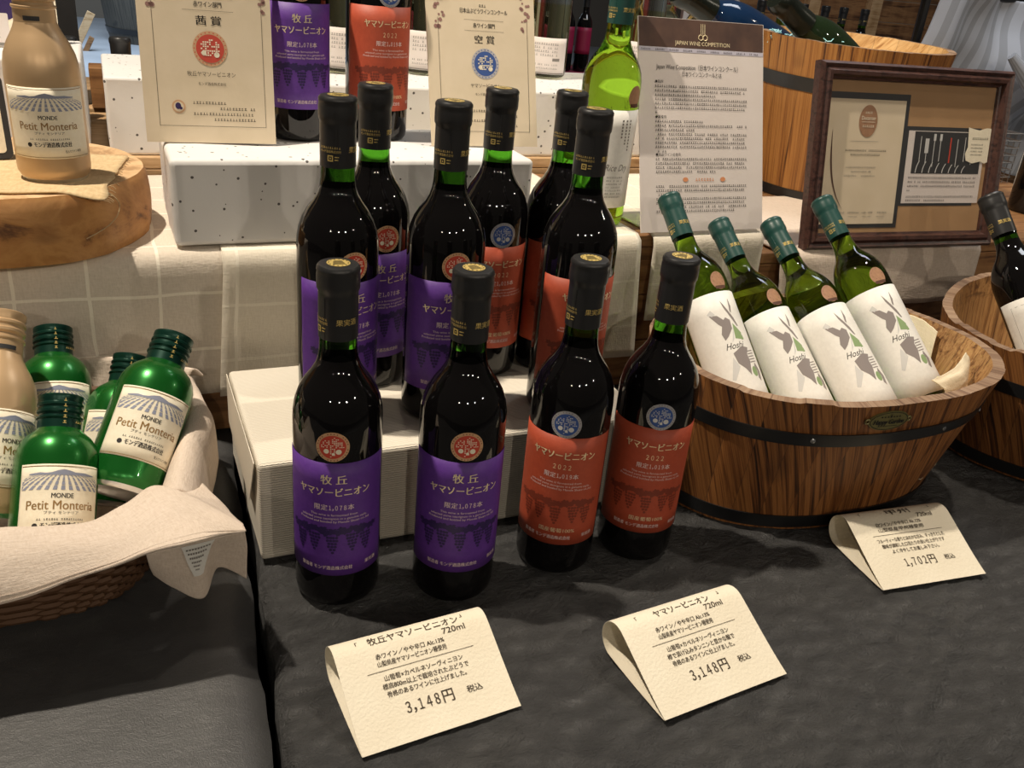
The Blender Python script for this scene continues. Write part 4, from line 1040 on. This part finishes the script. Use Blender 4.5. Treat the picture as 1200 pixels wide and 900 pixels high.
def can_label(root, r, z0, z1, halfw, gold):
    lb = label_sheet(root, 'cream_label', r, z0, z1, halfw); f = cyl(r, .0007); H = z1-z0
    mb = MB(); put_rect(mb, -halfw+.001, z0+.0012, halfw-.001, z0+.0017, f, nx=16); put_rect(mb, -halfw+.001, z1-.0020, halfw-.001, z1-.0014, f, nx=16)
    put_text(mb, 'Petit Monteria', .0105, f, 0, z0+.46*H, width=.054, bold=.0001); mb.build('gold_lettering', 'bronze_ink', lb, smooth=False, recalc=False)
    mb = MB(); hz = z0+.86*H
    for k in range(-8, 9):   # rows of vines running up to a hill
        x0 = k*.0026; x1 = k*.0062; w0, w1 = .0003, .0013
        lim = halfw-.002
        def cl(x): return max(-lim, min(lim, x))
        for q in range(4):
            u0, u1 = q/4, (q+.85)/4; xa, xb = x0+(x1-x0)*u0, x0+(x1-x0)*u1; za, zb_ = hz-.013*u0**1.3, hz-.013*u1**1.3
            put_poly(mb, [(cl(xa-w0-u0*w1), za), (cl(xa+w0+u0*w1), za), (cl(xb+w0+u1*w1), zb_), (cl(xb-w0-u1*w1), zb_)], f)
    for a in range(12):
        xa, xb = -.026+.052*a/12, -.026+.052*(a+1)/12; hh = lambda x: hz+.0006+.0040*math.exp(-(x/.008)**2)+.0016*math.exp(-((x-.016)/.006)**2)+.0013*math.exp(-((x+.018)/.005)**2)
        put_poly(mb, [(xa, hz-.0002), (xb, hz-.0002), (xb, hh(xb)), (xa, hh(xa))], f)
    mb.build('vineyard_print', 'blue_art', lb, smooth=False, recalc=False)
    mb = MB(); put_text(mb, 'MONDE', .0056, f, 0, z0+.585*H, width=.0165, bold=.0001); put_text(mb, 'プティ モンテリア', .0030, f, 0, z0+.365*H, width=.026)
    dashes(mb, -.018, .018, z0+.285*H, .0018, f, seed=3); put_text(mb, 'モンデ酒造株式会社', .0052, f, .002, z0+.20*H, width=.034, bold=.00015); put_disc(mb, -.019, z0+.20*H, .0022, f, 0, 10)
    put_text(mb, '缶入りワイン専用', .0030, f, .020, z0+.10*H, width=.016); mb.build('label_lettering', 'ink', lb, smooth=False, recalc=False)
    return lb
# large gold bottle on the log
K = 1.06
GOLDP = [(r*1.03, z) for r, z in CANP[:9]]+[(.034, .100), (.0335, .110), (.0315, .120), (.0275, .130), (.0230, .138), (.0200, .144), (.0185, .149)]
def gold_bottle(label):
    t = thing('bottle_can', label, 'wine bottle')
    cp = can_body(t, 'gold_can', GOLDP, cap_prof(.148, .0185, .040), 0, 'gold_can')
    can_label(t, .034, .0255, .0925, .040, True)
    mb = MB(); f = cyl(.0187, .0006); put_rect(mb, -.010, .1505, .004, .1545, f, nx=6); mb.build('black_band', 'charcoal', cp, smooth=False, recalc=False)
    return t
gb = gold_bottle('gold aluminium bottle with a vineyard label standing on burlap on the log slice')
gb.location = (-.147, .308, .2922); gb.rotation_euler = (0, 0, R_(2))
g2_ = dup(gb, 'gold aluminium bottle lying in the towel-lined basket, cut by the left edge', mtx=axis_mtx((-.2235, .034, .064), (-.198, .152, .198), 28))
def green_can(label, group):
    t = thing('bottle_can', label, 'wine bottle', group=group)
    cp = can_body(t, 'green_can', CANP, cap_prof(.1215, .0172, .0310), 0, 'green_dk')
    can_label(t, .033, .0255, .0885, .034, True)
    mb = MB(); f = cyl(.0186, .0012)
    for k in range(5): dashes(mb, -.001, .003, .127+.0048*k, .0030, f, cw=.0034, seed=k)
    dashes(mb, .009, .022, .1275, .0022, f, seed=8); mb.build('cap_lettering', 'gold', cp, smooth=False, recalc=False)
    return t
GC = 'green bottles in the towel-lined basket'
def ext(B, P, L):
    B, P = Vector(B), Vector(P); return tuple(P+(B-P).normalized()*L), tuple(P)
CANS = [(((-0.1156, 0.0299, 0.0766), (-0.0541, 0.1303, 0.1825)), 8, 'rightmost green bottle lying tilted in the towel-lined basket, silver base showing'),
        (ext((-.1708, -.0085, .0587), (-.1532, .072, .157), .1525), 10, 'green bottle at the front of the basket, nearly upright, label half sunk behind the towel'),
        (ext((-.1702, .1204, .0477), (-.1636, .2204, .1614), .1525), 6, 'green bottle at the back left of the basket, behind the nearly upright one'),
        (ext((-.132, .097, .030), (-.0935, .186, .139), .1525), 0, 'green bottle in the basket mostly hidden behind the tilted rightmost one')]
gc = green_can(CANS[0][2], GC); gc.matrix_world = axis_mtx(*CANS[0][0], CANS[0][1], 1.03)
for (BP, sp, lab) in CANS[1:]: dup(gc, lab, mtx=axis_mtx(*BP, sp))

# ------------------------------------------------------------------ basket and towel
bk = thing('wicker_basket', 'low brown wicker basket under the cream towel at the left', 'basket', (-.205, .062, .0006))
BA = (.098, .086, .144, .148, .092)
def bask(t, a, off=0):
    c, s = sup(a, 3.2); z_ = BA[4]*t; t = t**.75; return Vector(((BA[0]+(BA[2]-BA[0])*t+off)*c, (BA[1]+(BA[3]-BA[1])*t+off)*s, z_))
mb = MB(); NS = 64
for k in range(NS):      # stakes
    mb.tube([bask(t/6, 2*PI*k/NS, -.001)+Vector((0, 0, .003)) for t in range(7)], .0018, 5)
mb.build('stakes', 'wicker', bk)
for j in range(13):      # woven rows
    mb = MB(); pts = []
    for k in range(NS*2):
        a = 2*PI*k/(NS*2); pts.append(bask((j+.6)/13, a, .0022*(1 if (k//2+j) % 2 else -1)))
    mb.tube(pts, .0032, 6, closed=True); mb.build('woven_row', 'wicker', bk)
mb = MB(); mb.tube([bask(1, 2*PI*k/96, .001*sin(k*2))+Vector((0, 0, .003)) for k in range(96)], .0055, 8, closed=True); mb.build('rim', 'wicker', bk)
mb = MB(); V = [bask(0, 2*PI*k/60)+Vector((0, 0, .004)) for k in range(60)]+[bask(0, 2*PI*k/60) for k in range(60)]
mb.add(V, [tuple(range(60)), tuple(reversed(range(60, 120)))]+[(60+k, 60+(k+1) % 60, (k+1) % 60, k) for k in range(60)]); mb.build('bottom', 'wicker', bk, smooth=False)

def patch(rows, nu=60, nv=30, wr=.002, seed=0, sc=5):
    Q = [[Vector(p) for p in r] for r in rows]
    def cr(p, t):
        i = min(int(t*(len(p)-1)), len(p)-2); u = t*(len(p)-1)-i
        P0, P1, P2, P3 = p[max(i-1, 0)], p[i], p[i+1], p[min(i+2, len(p)-1)]
        return .5*((2*P1)+(P2-P0)*u+(2*P0-5*P1+4*P2-P3)*u*u+(3*P1-P0-3*P2+P3)*u**3)
    def fn(a, b):
        p = cr([cr(r, a) for r in Q], b)
        return p+Vector((noise.noise((p.x*30, p.y*30, seed)), noise.noise((p.x*30, p.z*40, seed+3)), noise.noise((p.x*26, p.y*26, seed+7))))*wr
    return fn, nu, nv
tw = thing('towel', 'cream linen towel lining the basket and folded out over its front rim', 'towel', (-.15, .03, .0006))
def tw_build(name, rows, nu, nv, uv, wr=.0016, seed=0, th=.0022, m='towel'):
    fn, _, _ = patch(rows, nu, nv, wr, seed); mb = MB(); o3 = tw.location
    mb.grid(lambda a, b: fn(a, b)-o3, nu, nv, 0, lambda a, b: (a*uv[0], b*uv[1])); o = mb.build(name, m, tw, ang=80); solid(o, th, 0); return o, fn
# front fold: inside the basket, over the rim, down the front to the hem
frontrows = [
 [(-.345, .000, .050), (-.250, .000, .050), (-.200, .000, .050), (-.165, .004, .050), (-.125, .012, .055), (-.090, .030, .062), (-.066, .030, .075), (-.050, .010, .090), (-.034, -.060, .104)],
 [(-.345, -.050, .104), (-.250, -.050, .105), (-.200, -.050, .106), (-.168, -.050, .101), (-.130, -.044, .098), (-.104, -.022, .098), (-.080, -.002, .096), (-.060, -.040, .110), (-.030, -.090, .113)],
 [(-.345, -.070, .119), (-.250, -.070, .120), (-.198, -.070, .121), (-.170, -.070, .118), (-.137, -.068, .114), (-.112, -.050, .114), (-.086, -.022, .111), (-.056, -.064, .119), (-.027, -.104, .117)],
 [(-.345, -.090, .114), (-.250, -.091, .115), (-.198, -.092, .115), (-.166, -.092, .114), (-.130, -.090, .114), (-.104, -.080, .116), (-.076, -.062, .118), (-.050, -.086, .121), (-.026, -.108, .117)],
 [(-.345, -.104, .095), (-.250, -.106, .098), (-.198, -.106, .099), (-.160, -.106, .102), (-.124, -.104, .108), (-.096, -.098, .112), (-.068, -.090, .116), (-.045, -.102, .119), (-.0255, -.110, .1165)],
 [(-.345, -.109, .070), (-.250, -.112, .078), (-.197, -.112, .086), (-.151, -.112, .096), (-.124, -.112, .103), (-.097, -.111, .109), (-.064, -.111, .113), (-.042, -.111, .115), (-.025, -.111, .116)]]
_, ff_ = tw_build('front_fold', frontrows, 80, 40, (.34, .20))
# stitched hem line
mb = MB(); 
for q in (.955, .90):
    mb.tube([Vector(ff_(k/70, q))-tw.location+Vector((0, -.0012, .0006)) for k in range(71)], .0007 if q > .92 else .0005, 5)
mb.build('hem_seam', 'towel', tw)
# right-hand fold lying along the right rim
rightrows = [
 [(-.098, -.030, .060), (-.085, .030, .060), (-.072, .090, .060), (-.065, .130, .060), (-.070, .195, .060)],
 [(-.086, -.030, .100), (-.071, .025, .103), (-.056, .090, .103), (-.048, .125, .102), (-.056, .190, .100)],
 [(-.071, -.035, .114), (-.058, .030, .114), (-.043, .095, .114), (-.040, .128, .110), (-.046, .195, .108)],
 [(-.056, -.038, .100), (-.044, .038, .098), (-.029, .097, .100), (-.030, .132, .100), (-.036, .200, .098)],
 [(-.052, -.040, .060), (-.040, .036, .050), (-.026, .097, .055), (-.027, .132, .055), (-.033, .200, .055)]]
tw_build('right_fold', rightrows, 50, 36, (.2, .18), .0016, 4)
# back lining behind the bottles
backrows = [  # behind the green bottles
 [(-.062, .175, .055), (-.10, .195, .052), (-.16, .205, .050), (-.25, .205, .050), (-.33, .19, .05)],
 [(-.046, .192, .090), (-.10, .212, .094), (-.16, .222, .096), (-.25, .222, .094), (-.33, .205, .09)],
 [(-.036, .200, .112), (-.10, .222, .122), (-.16, .230, .118), (-.25, .230, .112), (-.33, .215, .11)],
 [(-.026, .206, .102), (-.10, .232, .106), (-.16, .238, .102), (-.25, .238, .098), (-.33, .225, .096)]]
tw_build('back_fold', backrows, 50, 20, (.3, .1), .002, 9)
# bottom lining
botrows = [[(-.32, -.03, .030), (-.22, -.03, .012), (-.12, -.01, .014), (-.075, .03, .050)], [(-.32, .06, .02), (-.22, .06, .008), (-.12, .06, .009), (-.068, .08, .052)], [(-.32, .20, .05), (-.22, .205, .05), (-.12, .20, .05), (-.064, .17, .060)]]
tw_build('bottom_lining', botrows, 24, 24, (.3, .25), .001, 2)
# the turned-under corner hanging from the hem
flaprows = [
 [(-.098, -.109, .107), (-.080, -.109, .110), (-.062, -.109, .112), (-.044, -.109, .1135), (-.026, -.1085, .1145)],
 [(-.097, -.104, .096), (-.080, -.103, .090), (-.062, -.102, .086), (-.045, -.099, .096), (-.024, -.101, .094)],
 [(-.096, -.098, .086), (-.080, -.097, .074), (-.061, -.096, .064), (-.046, -.092, .082), (-.024, -.094, .074)],
 [(-.094, -.092, .075), (-.080, -.091, .058), (-.0595, -.090, .042), (-.046, -.085, .066), (-.024, -.088, .052)]]
_, fl_ = tw_build('hanging_corner', flaprows, 40, 30, (.12, .09), .0008, 6, .0018)
mb = MB(); gl = lambda u, v: Vector(fl_(u, v))-tw.location+Vector((.0006, -.0022, .0004))
mb.grid(lambda a, b: gl(.34+.34*a-.02*b+.12*b*(1-2*a), .04+.50*b), 8, 8); ct = mb.build('care_label', 'white_label', tw, smooth=False, recalc=False); solid(ct, .0003)
mb = MB()
for k in range(6):
    w_ = .26-.034*k
    for q in range(int(9-k)):
        u0 = .38+.016*k+w_*q/9; p = [gl(u0, .10+.06*k), gl(u0+w_/13, .10+.06*k), gl(u0+w_/13, .125+.06*k), gl(u0, .125+.06*k)]
        mb.add([x+Vector((.0003, -.0006, .0001)) for x in p], [(0, 1, 2, 3)])
mb.build('label_lettering', 'grey_ink', ct, smooth=False, recalc=False)

# ------------------------------------------------------------------ round tub with a champagne bottle
TU = (1.150, .625, .1868)
tb = thing('round_tub', 'large round cedar tub behind the picture frame, holding a dark champagne bottle', 'tub', TU); tb.rotation_euler = (R_(2.0), 0, 0)
TB = (.142, .142, .172, .172, .272, (0, 0))
planter(tb, *TB, 'tub', 'tub_in', 'planter_rim', .013, .016, 40, .0008, 'staves', 2.0)
band(tb, *TB, .190, .213, 2.0, rivet=(-128, -60)); band(tb, *TB, .002, .020, 2.0)
mbm = mound('packing_cloth', 1.150, .625, .142, .142, lambda X, Y, r: .405+.012*noise.noise((X*20, Y*20, 1)), 'packing', 'packing cloth filling the round tub under the champagne bottle', 'cloth', 0, .36)
ch = thing('champagne_bottle', 'dark green champagne bottle lying neck up in the round tub', 'wine bottle')
CH = [(.0001, .004), (.028, .002), (.041, 0), (.0445, .006), (.0445, .13), (.0435, .150), (.0405, .170), (.0360, .188), (.0300, .202), (.0250, .213), (.0225, .224), (.0210, .245), (.0200, .262)]
mb = MB(); mb.lathe(CH+[(.0001, .262)], 48, cap=False); mb.build('glass_body', 'champ_glass', ch, ang=40, merge=True)
mb = MB(); mb.lathe([(.0210, .214), (.0265, .2145), (.0250, .245), (.0240, .270), (.0250, .274), (.0250, .282), (.0262, .286), (.0262, .300), (.0220, .309), (.0001, .309)], 40, cap=False); mb.build('foil', 'foil_dark', ch, ang=40, merge=True)
def frame_mtx(B, P, s=1.0):
    a = (Vector(P)-Vector(B)).normalized(); x = a.orthogonal().normalized(); y = a.cross(x)
    return Matrix(((x.x, y.x, a.x, B[0]), (x.y, y.y, a.y, B[1]), (x.z, y.z, a.z, B[2]), (0, 0, 0, 1))) @ Matrix.Scale(s, 4)
ch.matrix_world = frame_mtx((1.182, .605, .386), (.913, .605, .5365), .86)
bb = thing('champagne_bottle', 'blue-tinted bottle lying at the left inside the round tub', 'wine bottle')
mb = MB(); mb.lathe(CH+[(.0001, .262)], 48, cap=False); mb.build('glass_body', 'blueglass', bb, ang=40, merge=True)
mb = MB(); mb.lathe([(.0205, .225), (.0245, .2255), (.0225, .245), (.0215, .270), (.0235, .286), (.0235, .300), (.0200, .309), (.0001, .309)], 40, cap=False); mb.build('foil', 'foil_dark', bb, ang=40, merge=True)
bb.matrix_world = frame_mtx((1.105, .735, .405), (.835, .705, .505))
mb = MB(); rn = random.Random(4)
for k in range(150):
    u_ = rn.random(); x, y, z = .998+.075*u_+rn.uniform(-.012, .012), .665-.085*u_+rn.uniform(-.02, .02), .430+rn.uniform(0, .030); pts = []
    dx, dy, dz = rn.uniform(-1, 1), rn.uniform(-1, 1), rn.uniform(-.3, .5)
    for q in range(7): pts.append((x+dx*.004*q+.004*sin(q*1.3+k), y+dy*.003*q+.004*cos(q*1.1+k), z+dz*.002*q+.003*sin(q*1.9+k)))
    mb.tube(pts, .0009, 4)
tag(mb.build('paper_shreds', 'shred'), 'light blue paper shreds packed beside the champagne bottle in the tub', 'packing', kind='stuff')

# ------------------------------------------------------------------ bottles and cards behind
def tall_clear(label, loc, glassm, group, rz=0, wine_lvl=.115):
    t = thing('white_wine_bottle', label, 'wine bottle', loc, rz, group)
    prof = [p for p in BORD if p[1] < .29]+[(.0150, .30), (.0165, .302), (.0165, .308), (.0001, .309)]
    mb = MB(); zs = [p[1] for p in prof]; mb.lathe(prof, 48, lambda i: 1 if zs[i] > wine_lvl else 0, cap=False); mb.build('glass_body', [glassm, 'clear_glass'], t, ang=40, merge=True)
    lb = label_sheet(t, 'sheet', .0377, .006, .066, .040); f = cyl(.0377, .0006); mb = MB()
    for k in range(4): dashes(mb, -.024, .022, .056-.0060*k, .0040, f, seed=k)
    put_rect(mb, .010, .028, .024, .033, f, nx=3)
    for k in range(2): dashes(mb, -.024, .020, .022-.006*k, .0030, f, seed=k+5)
    put_rect(mb, -.038, .0065, .038, .0085, f, nx=12); mb.build('label_lettering', 'grey_ink', lb, smooth=False, recalc=False); return t
GW2 = 'clear wine bottles on the long white box'
c0 = tall_clear('clear wine bottle on the white boxes, seen between the purple and orange labelled wines', (.262, .775, .3505), 'pale_wine', GW2, R_(-8))
dup(c0, 'clear wine bottle on the long white box, just left of the blue-seal certificate', (.402, .800, .3505), R_(-10))
dup(c0, 'clear wine bottle on the long white box, just right of the blue-seal certificate', (.636, .815, .3505), R_(-22))
dup(c0, 'clear wine bottle on the long white box, behind the tall green bottle', (.845, .840, .3505), R_(-20))
GS = 'straw-coloured wines behind the printed sheet'
s0 = tall_clear('left straw-coloured wine rising behind the top edge of the printed sheet', (1.052, 1.10, .2457), 'pale_wine', GS, R_(-30), .232)
dup(s0, 'right straw-coloured wine rising behind the top edge of the printed sheet', (1.152, 1.105, .2457), R_(-30))
def small_dark(label, loc, group=None):
    t = thing('small_bottle', label, 'bottle', loc, 0, group)
    mb = MB(); P = [(.0001, .001), (.017, 0), (.0175, .003), (.0175, .080), (.0160, .090), (.0135, .094)]; mb.lathe(P, 36, cap=False); mb.build('glass_body', 'red_glass', t, ang=40, merge=True)
    mb = MB(); mb.lathe([(.0125, .092), (.0150, .0925), (.0155, .113), (.0165, .1165), (.0160, .1215), (.0145, .1235), (.0001, .1236)], 36, cap=False); mb.build('cap', 'capsule_black', t, ang=40, merge=True)
    return t
sd = small_dark('small dark bottle behind the white boxes, black cap right of the gold bottle', (-.141, .885, .2455), 'small dark bottles behind the boxes')
dup(sd, 'small dark bottle behind the white box left of the red-seal certificate', (-.064, .910, .2455))
mb = MB(); mb.box((-.300, 1.02, .2455), (-.124, 1.035, .56)); o = mb.build('black_panel', 'black', smooth=False); bevel(o, .001); tag(o, 'upright black panel behind the gold bottle', 'panel')
mb = MB(); mb.box((-.115, .985, .2455), (-.055, 1.045, .312)); o = mb.build('wooden_block', 'crate', smooth=False); bevel(o, .002); tag(o, 'small brown wooden block seen between the two left white boxes', 'block')
# cards at the upper left
def rounded(w_, h, r, n=6):
    P = []
    for cx_, cy_, a0 in ((w_-r, r, -90), (w_-r, h-r, 0), (r, h-r, 90), (r, r, 180)):
        for k in range(n+1): a = R_(a0+90*k/n); P.append((cx_+r*cos(a), cy_+r*sin(a)))
    return P
def plate_card(name, label, cat, P, ang, az, W, H, T, m, r=.008):
    t = thing(name, label, cat, P); t.rotation_euler = (-R_(ang), 0, R_(az)); o2 = rounded(W, H, r); n = len(o2)
    mb = MB(); mb.add([(x, 0, z) for x, z in o2]+[(x, T, z) for x, z in o2], [tuple(range(n)), tuple(reversed(range(n, 2*n)))]+[(k, n+k, n+(k+1) % n, (k+1) % n) for k in range(n)])
    mb.build('card', m, t, smooth=False); return t, o2
t1, _ = plate_card('menu_card', 'cream rounded card behind the gold bottle cap', 'card', (-.285, .79, .3675), 4, 0, .140, .115, .002, 'cream_label', .006)
mb = MB(); put_disc(mb, .062, .044, .030, g(.0004), 0, 28, .018); mb.build('dark_oval_print', 'purple_dk', t1, smooth=False, recalc=False)
mb = MB(); pts = rounded(.130, .105, .006); mb.tube([(x+.005, -.0004, z+.005) for x, z in pts], .0005, 4, closed=True); mb.build('border_print', 'ink', t1, smooth=False, recalc=False)
mb = MB(); mb.tube([(.07, .002, .08), (.07, .05, .001)], .002, 6); mb.build('easel_strut', 'charcoal', t1)
t2, _ = plate_card('menu_card', 'grey card standing on the far left white box behind the gold bottle', 'card', (-.330, .735, .3675), 3, 0, .127, .042, .002, 'sheet', .002)
mb = MB()
for k in range(4): dashes(mb, .060, .118, .034-.007*k, .0035, g(.0004), seed=k)
put_rect(mb, .06, .001, .125, .005, g(.0004)); mb.build('card_lettering', 'grey_ink', t2, smooth=False, recalc=False)
mb = MB(); mb.tube([(.06, .002, .03), (.06, .04, .001)], .002, 6); mb.build('easel_strut', 'charcoal', t2)
t3, o2 = plate_card('framed_price_card', 'black framed card at the left edge leaning on the log slice', 'card', (-.268, .372, .2945), 14, 8, .080, .085, .006, 'charcoal', .006)
mb = MB(); pts = rounded(.068, .073, .004); put_poly(mb, [(x+.006, z+.006) for x, z in pts], g(.0004)); mb.build('card_paper', 'cream_label', t3, smooth=False, recalc=False)
mb = MB(); mb.tube([(.04, .006, .06), (.04, .035, .010)], .0018, 6); mb.build('easel_strut', 'charcoal', t3)

# ------------------------------------------------------------------ right edge: dark bottle, wire rack, striped cloth
o = dup(rw, 'dark wine bottle standing at the right edge behind the second planter', mtx=Matrix.Translation((1.500, .430, .1868)) @ Matrix.Rotation(R_(150), 4, 'Z'))
wr = thing('wire_rack', 'grey wire rack to the right of the picture frame', 'rack', (1.64, .70, .1868))
mb = MB()
for k in range(9): mb.tube([(-.07+.0175*k, -.05, 0), (-.07+.0175*k, -.05, .105), (-.07+.0175*k, .05, .105), (-.07+.0175*k, .05, 0)], .0012, 5)
mb.build('upright_wires', 'steel', wr); mb = MB()
for j in range(7): mb.tube([(-.072, -.051, .012+.0155*j), (.072, -.051, .012+.0155*j), (.072, .051, .012+.0155*j), (-.072, .051, .012+.0155*j)], .0014, 5, closed=True)
mb.build('ring_wires', 'steel', wr)
sc = thing('striped_garment', 'grey and white striped cotton garment hanging behind the picture frame', 'garment', (2.18, 1.16, -.1))
mb = MB()
def sf(a, b):
    x = -.28+.62*a+(1-b)*.02-.10*b*(1-a); z = .66-.46*b-.05*b*(a-.5)
    fold = .022*sin(a*11+2.6*b)+.010*sin(a*25-3.5*b)+.01*noise.noise((a*4, b*5, 1))
    knot = .10*math.exp(-((a-.66)/.20)**2-((b-.42)/.16)**2)
    return (x, -fold-knot, z+.02*noise.noise((a*5, b*3, 2)))
mb.grid(sf, 90, 60, 0, lambda a, b: (a+.06*b*sin(3*a), b)); o = mb.build('cloth_body', 'stripe', sc, ang=80); solid(o, .003)
mb = MB(); mb.tube([(-.02+.32*q/20-.05, -.085-.05*sin(PI*q/20)-.02, .52-.16*(q/20)-.05*sin(PI*q/20)) for q in range(21)], [.012+.022*sin(PI*q/20) for q in range(21)], 12); mb.build('sleeve_fold', 'stripe', sc)
mb = MB(); mb.tube([(-.30, .03, .655), (.40, .03, .655)], .010, 8); mb.tube([(-.28, .03, -.62), (-.28, .03, .655)], .012, 8); mb.tube([(.38, .03, -.62), (.38, .03, .655)], .012, 8); mb.build('rail', 'iron', sc)

# ------------------------------------------------------------------ far background
pr = thing('pallet_rack', 'wooden plank rack standing behind the round tub', 'rack', (3.35, 2.85, FZ))
for k in range(14):
    mb = MB(); mb.box((-.85, 0, .06+.098*k), (1.5, .02, .156+.098*k)); bevel(mb.build('plank', 'pallet', pr, smooth=False), .002)
for x in (-.42, -.05, .62):
    mb = MB(); mb.box((x-.032, -.045, 0), (x+.032, -.001, 1.45)); bevel(mb.build('post', 'pine', pr, smooth=False), .002)
ftb = thing('far_table', 'far display table with crimson and dark goods behind the printed sheet', 'table', (1.95, 2.35, FZ))
mb = MB(); mb.box((-.85, -.2, .86), (.85, .35, .89)); mb.build('tabletop', 'crate', ftb, smooth=False)
for x in (-.8, .8):
    for y in (-.15, .3):
        mb = MB(); mb.box((x-.03, y-.03, 0), (x+.03, y+.03, .86)); mb.build('leg', 'crate', ftb, smooth=False)
mb = MB(); mb.box((1.30, 2.17, .1705), (1.62, 2.40, .197)); o = mb.build('crimson_box', 'crimson', smooth=False); bevel(o, .003); tag(o, 'low crimson box on the far table under two small red wines', 'box')
def mini(label, loc):
    t = thing('small_wine_bottle', label, 'wine bottle', loc, R_(-25), 'small red wines on the crimson box')
    mb = MB(); mb.lathe([(r, z) for r, z in BORD], 40, cap=False); mb.build('glass_body', 'red_glass', t, ang=40, merge=True)
    label_sheet(t, 'crimson', .0377, .07, .185*.93, .06)
    mb = MB(); mb.lathe([(.0153, .2485), (.0160, .249), (.0160, .287), (.0172, .290), (.0172, .306), (.0001, .309)], 36, cap=False); mb.build('capsule', 'capsule_black', t, ang=40, merge=True)
    mb = MB(); f = cyl(.0377, .001); put_poly(mb, [(-.012, .205), (.012, .205), (0, .186)], cyl(.030, .002)); mb.build('neck_tag', 'white_label', t, smooth=False, recalc=False)
    t.scale = (.72, .72, .85); return t
m0 = mini('left small red wine with a crimson label on the far crimson box', (1.395, 2.25, .1972)); dup(m0, 'right small red wine with a crimson label on the far crimson box', (1.462, 2.25, .1972))
mb = MB(); mb.box((1.66, 2.30, .1705), (1.86, 2.45, .50)); o = mb.build('red_box', 'red', smooth=False); bevel(o, .004); tag(o, 'tall red box on the far table behind the straw-coloured wines', 'box')
mb = MB(); mb.box((1.88, 2.28, .1705), (2.12, 2.30, .47)); o = mb.build('foam_board', 'sheet', smooth=False); bevel(o, .002); tag(o, 'white foam board on the far table beside the tall red box', 'board')
GD = 'dark bottles on the far table'
for k, (x, y) in enumerate(((2.20, 2.25), (2.30, 2.25), (2.40, 2.25), (2.50, 2.24), (2.60, 2.25), (2.70, 2.24))):
    o = dup(wproto if k == 1 else rw, ('leftmost', 'second', 'third', 'fourth', 'fifth', 'rightmost')[k]+' of the dark bottles in a row on the far table behind the tub', mtx=Matrix.Translation((x, y, .1702)) @ Matrix.Rotation(R_(-25), 4, 'Z'), group=GD)
br = thing('grey_barrel', 'weathered grey wooden barrel standing far back at the upper left', 'barrel', (.50, 11.3, FZ))
planter(br, .48, .48, .48, .48, 1.1, (0, 0), 'greybarrel', 'greybarrel', 'greybarrel', .03, .9, 26, 0, 'staves', 2.0, 104, .08)
band(br, .48, .48, .48, .48, 1.1, (0, 0), .10, .16, 2.0, 100, .08, .006); band(br, .48, .48, .48, .48, 1.1, (0, 0), .94, 1.0, 2.0, 100, .08, .006)
cp_ = thing('leaning_plank', 'short wooden plank leaning on the floor beside the grey barrel', 'plank', (-.34, 10.2, FZ))
mb = MB(); mb.box((-.05, -.05, .01), (.03, .0, .42), 0, Matrix.Rotation(R_(28), 4, 'Y')); bevel(mb.build('board', 'pine', cp_, smooth=False), .004)
mb = MB(); mb.box((.06, -.09, 0), (.11, -.02, .20), 0, Matrix.Rotation(R_(28), 4, 'Y')); bevel(mb.build('foot', 'crate', cp_, smooth=False), .004)
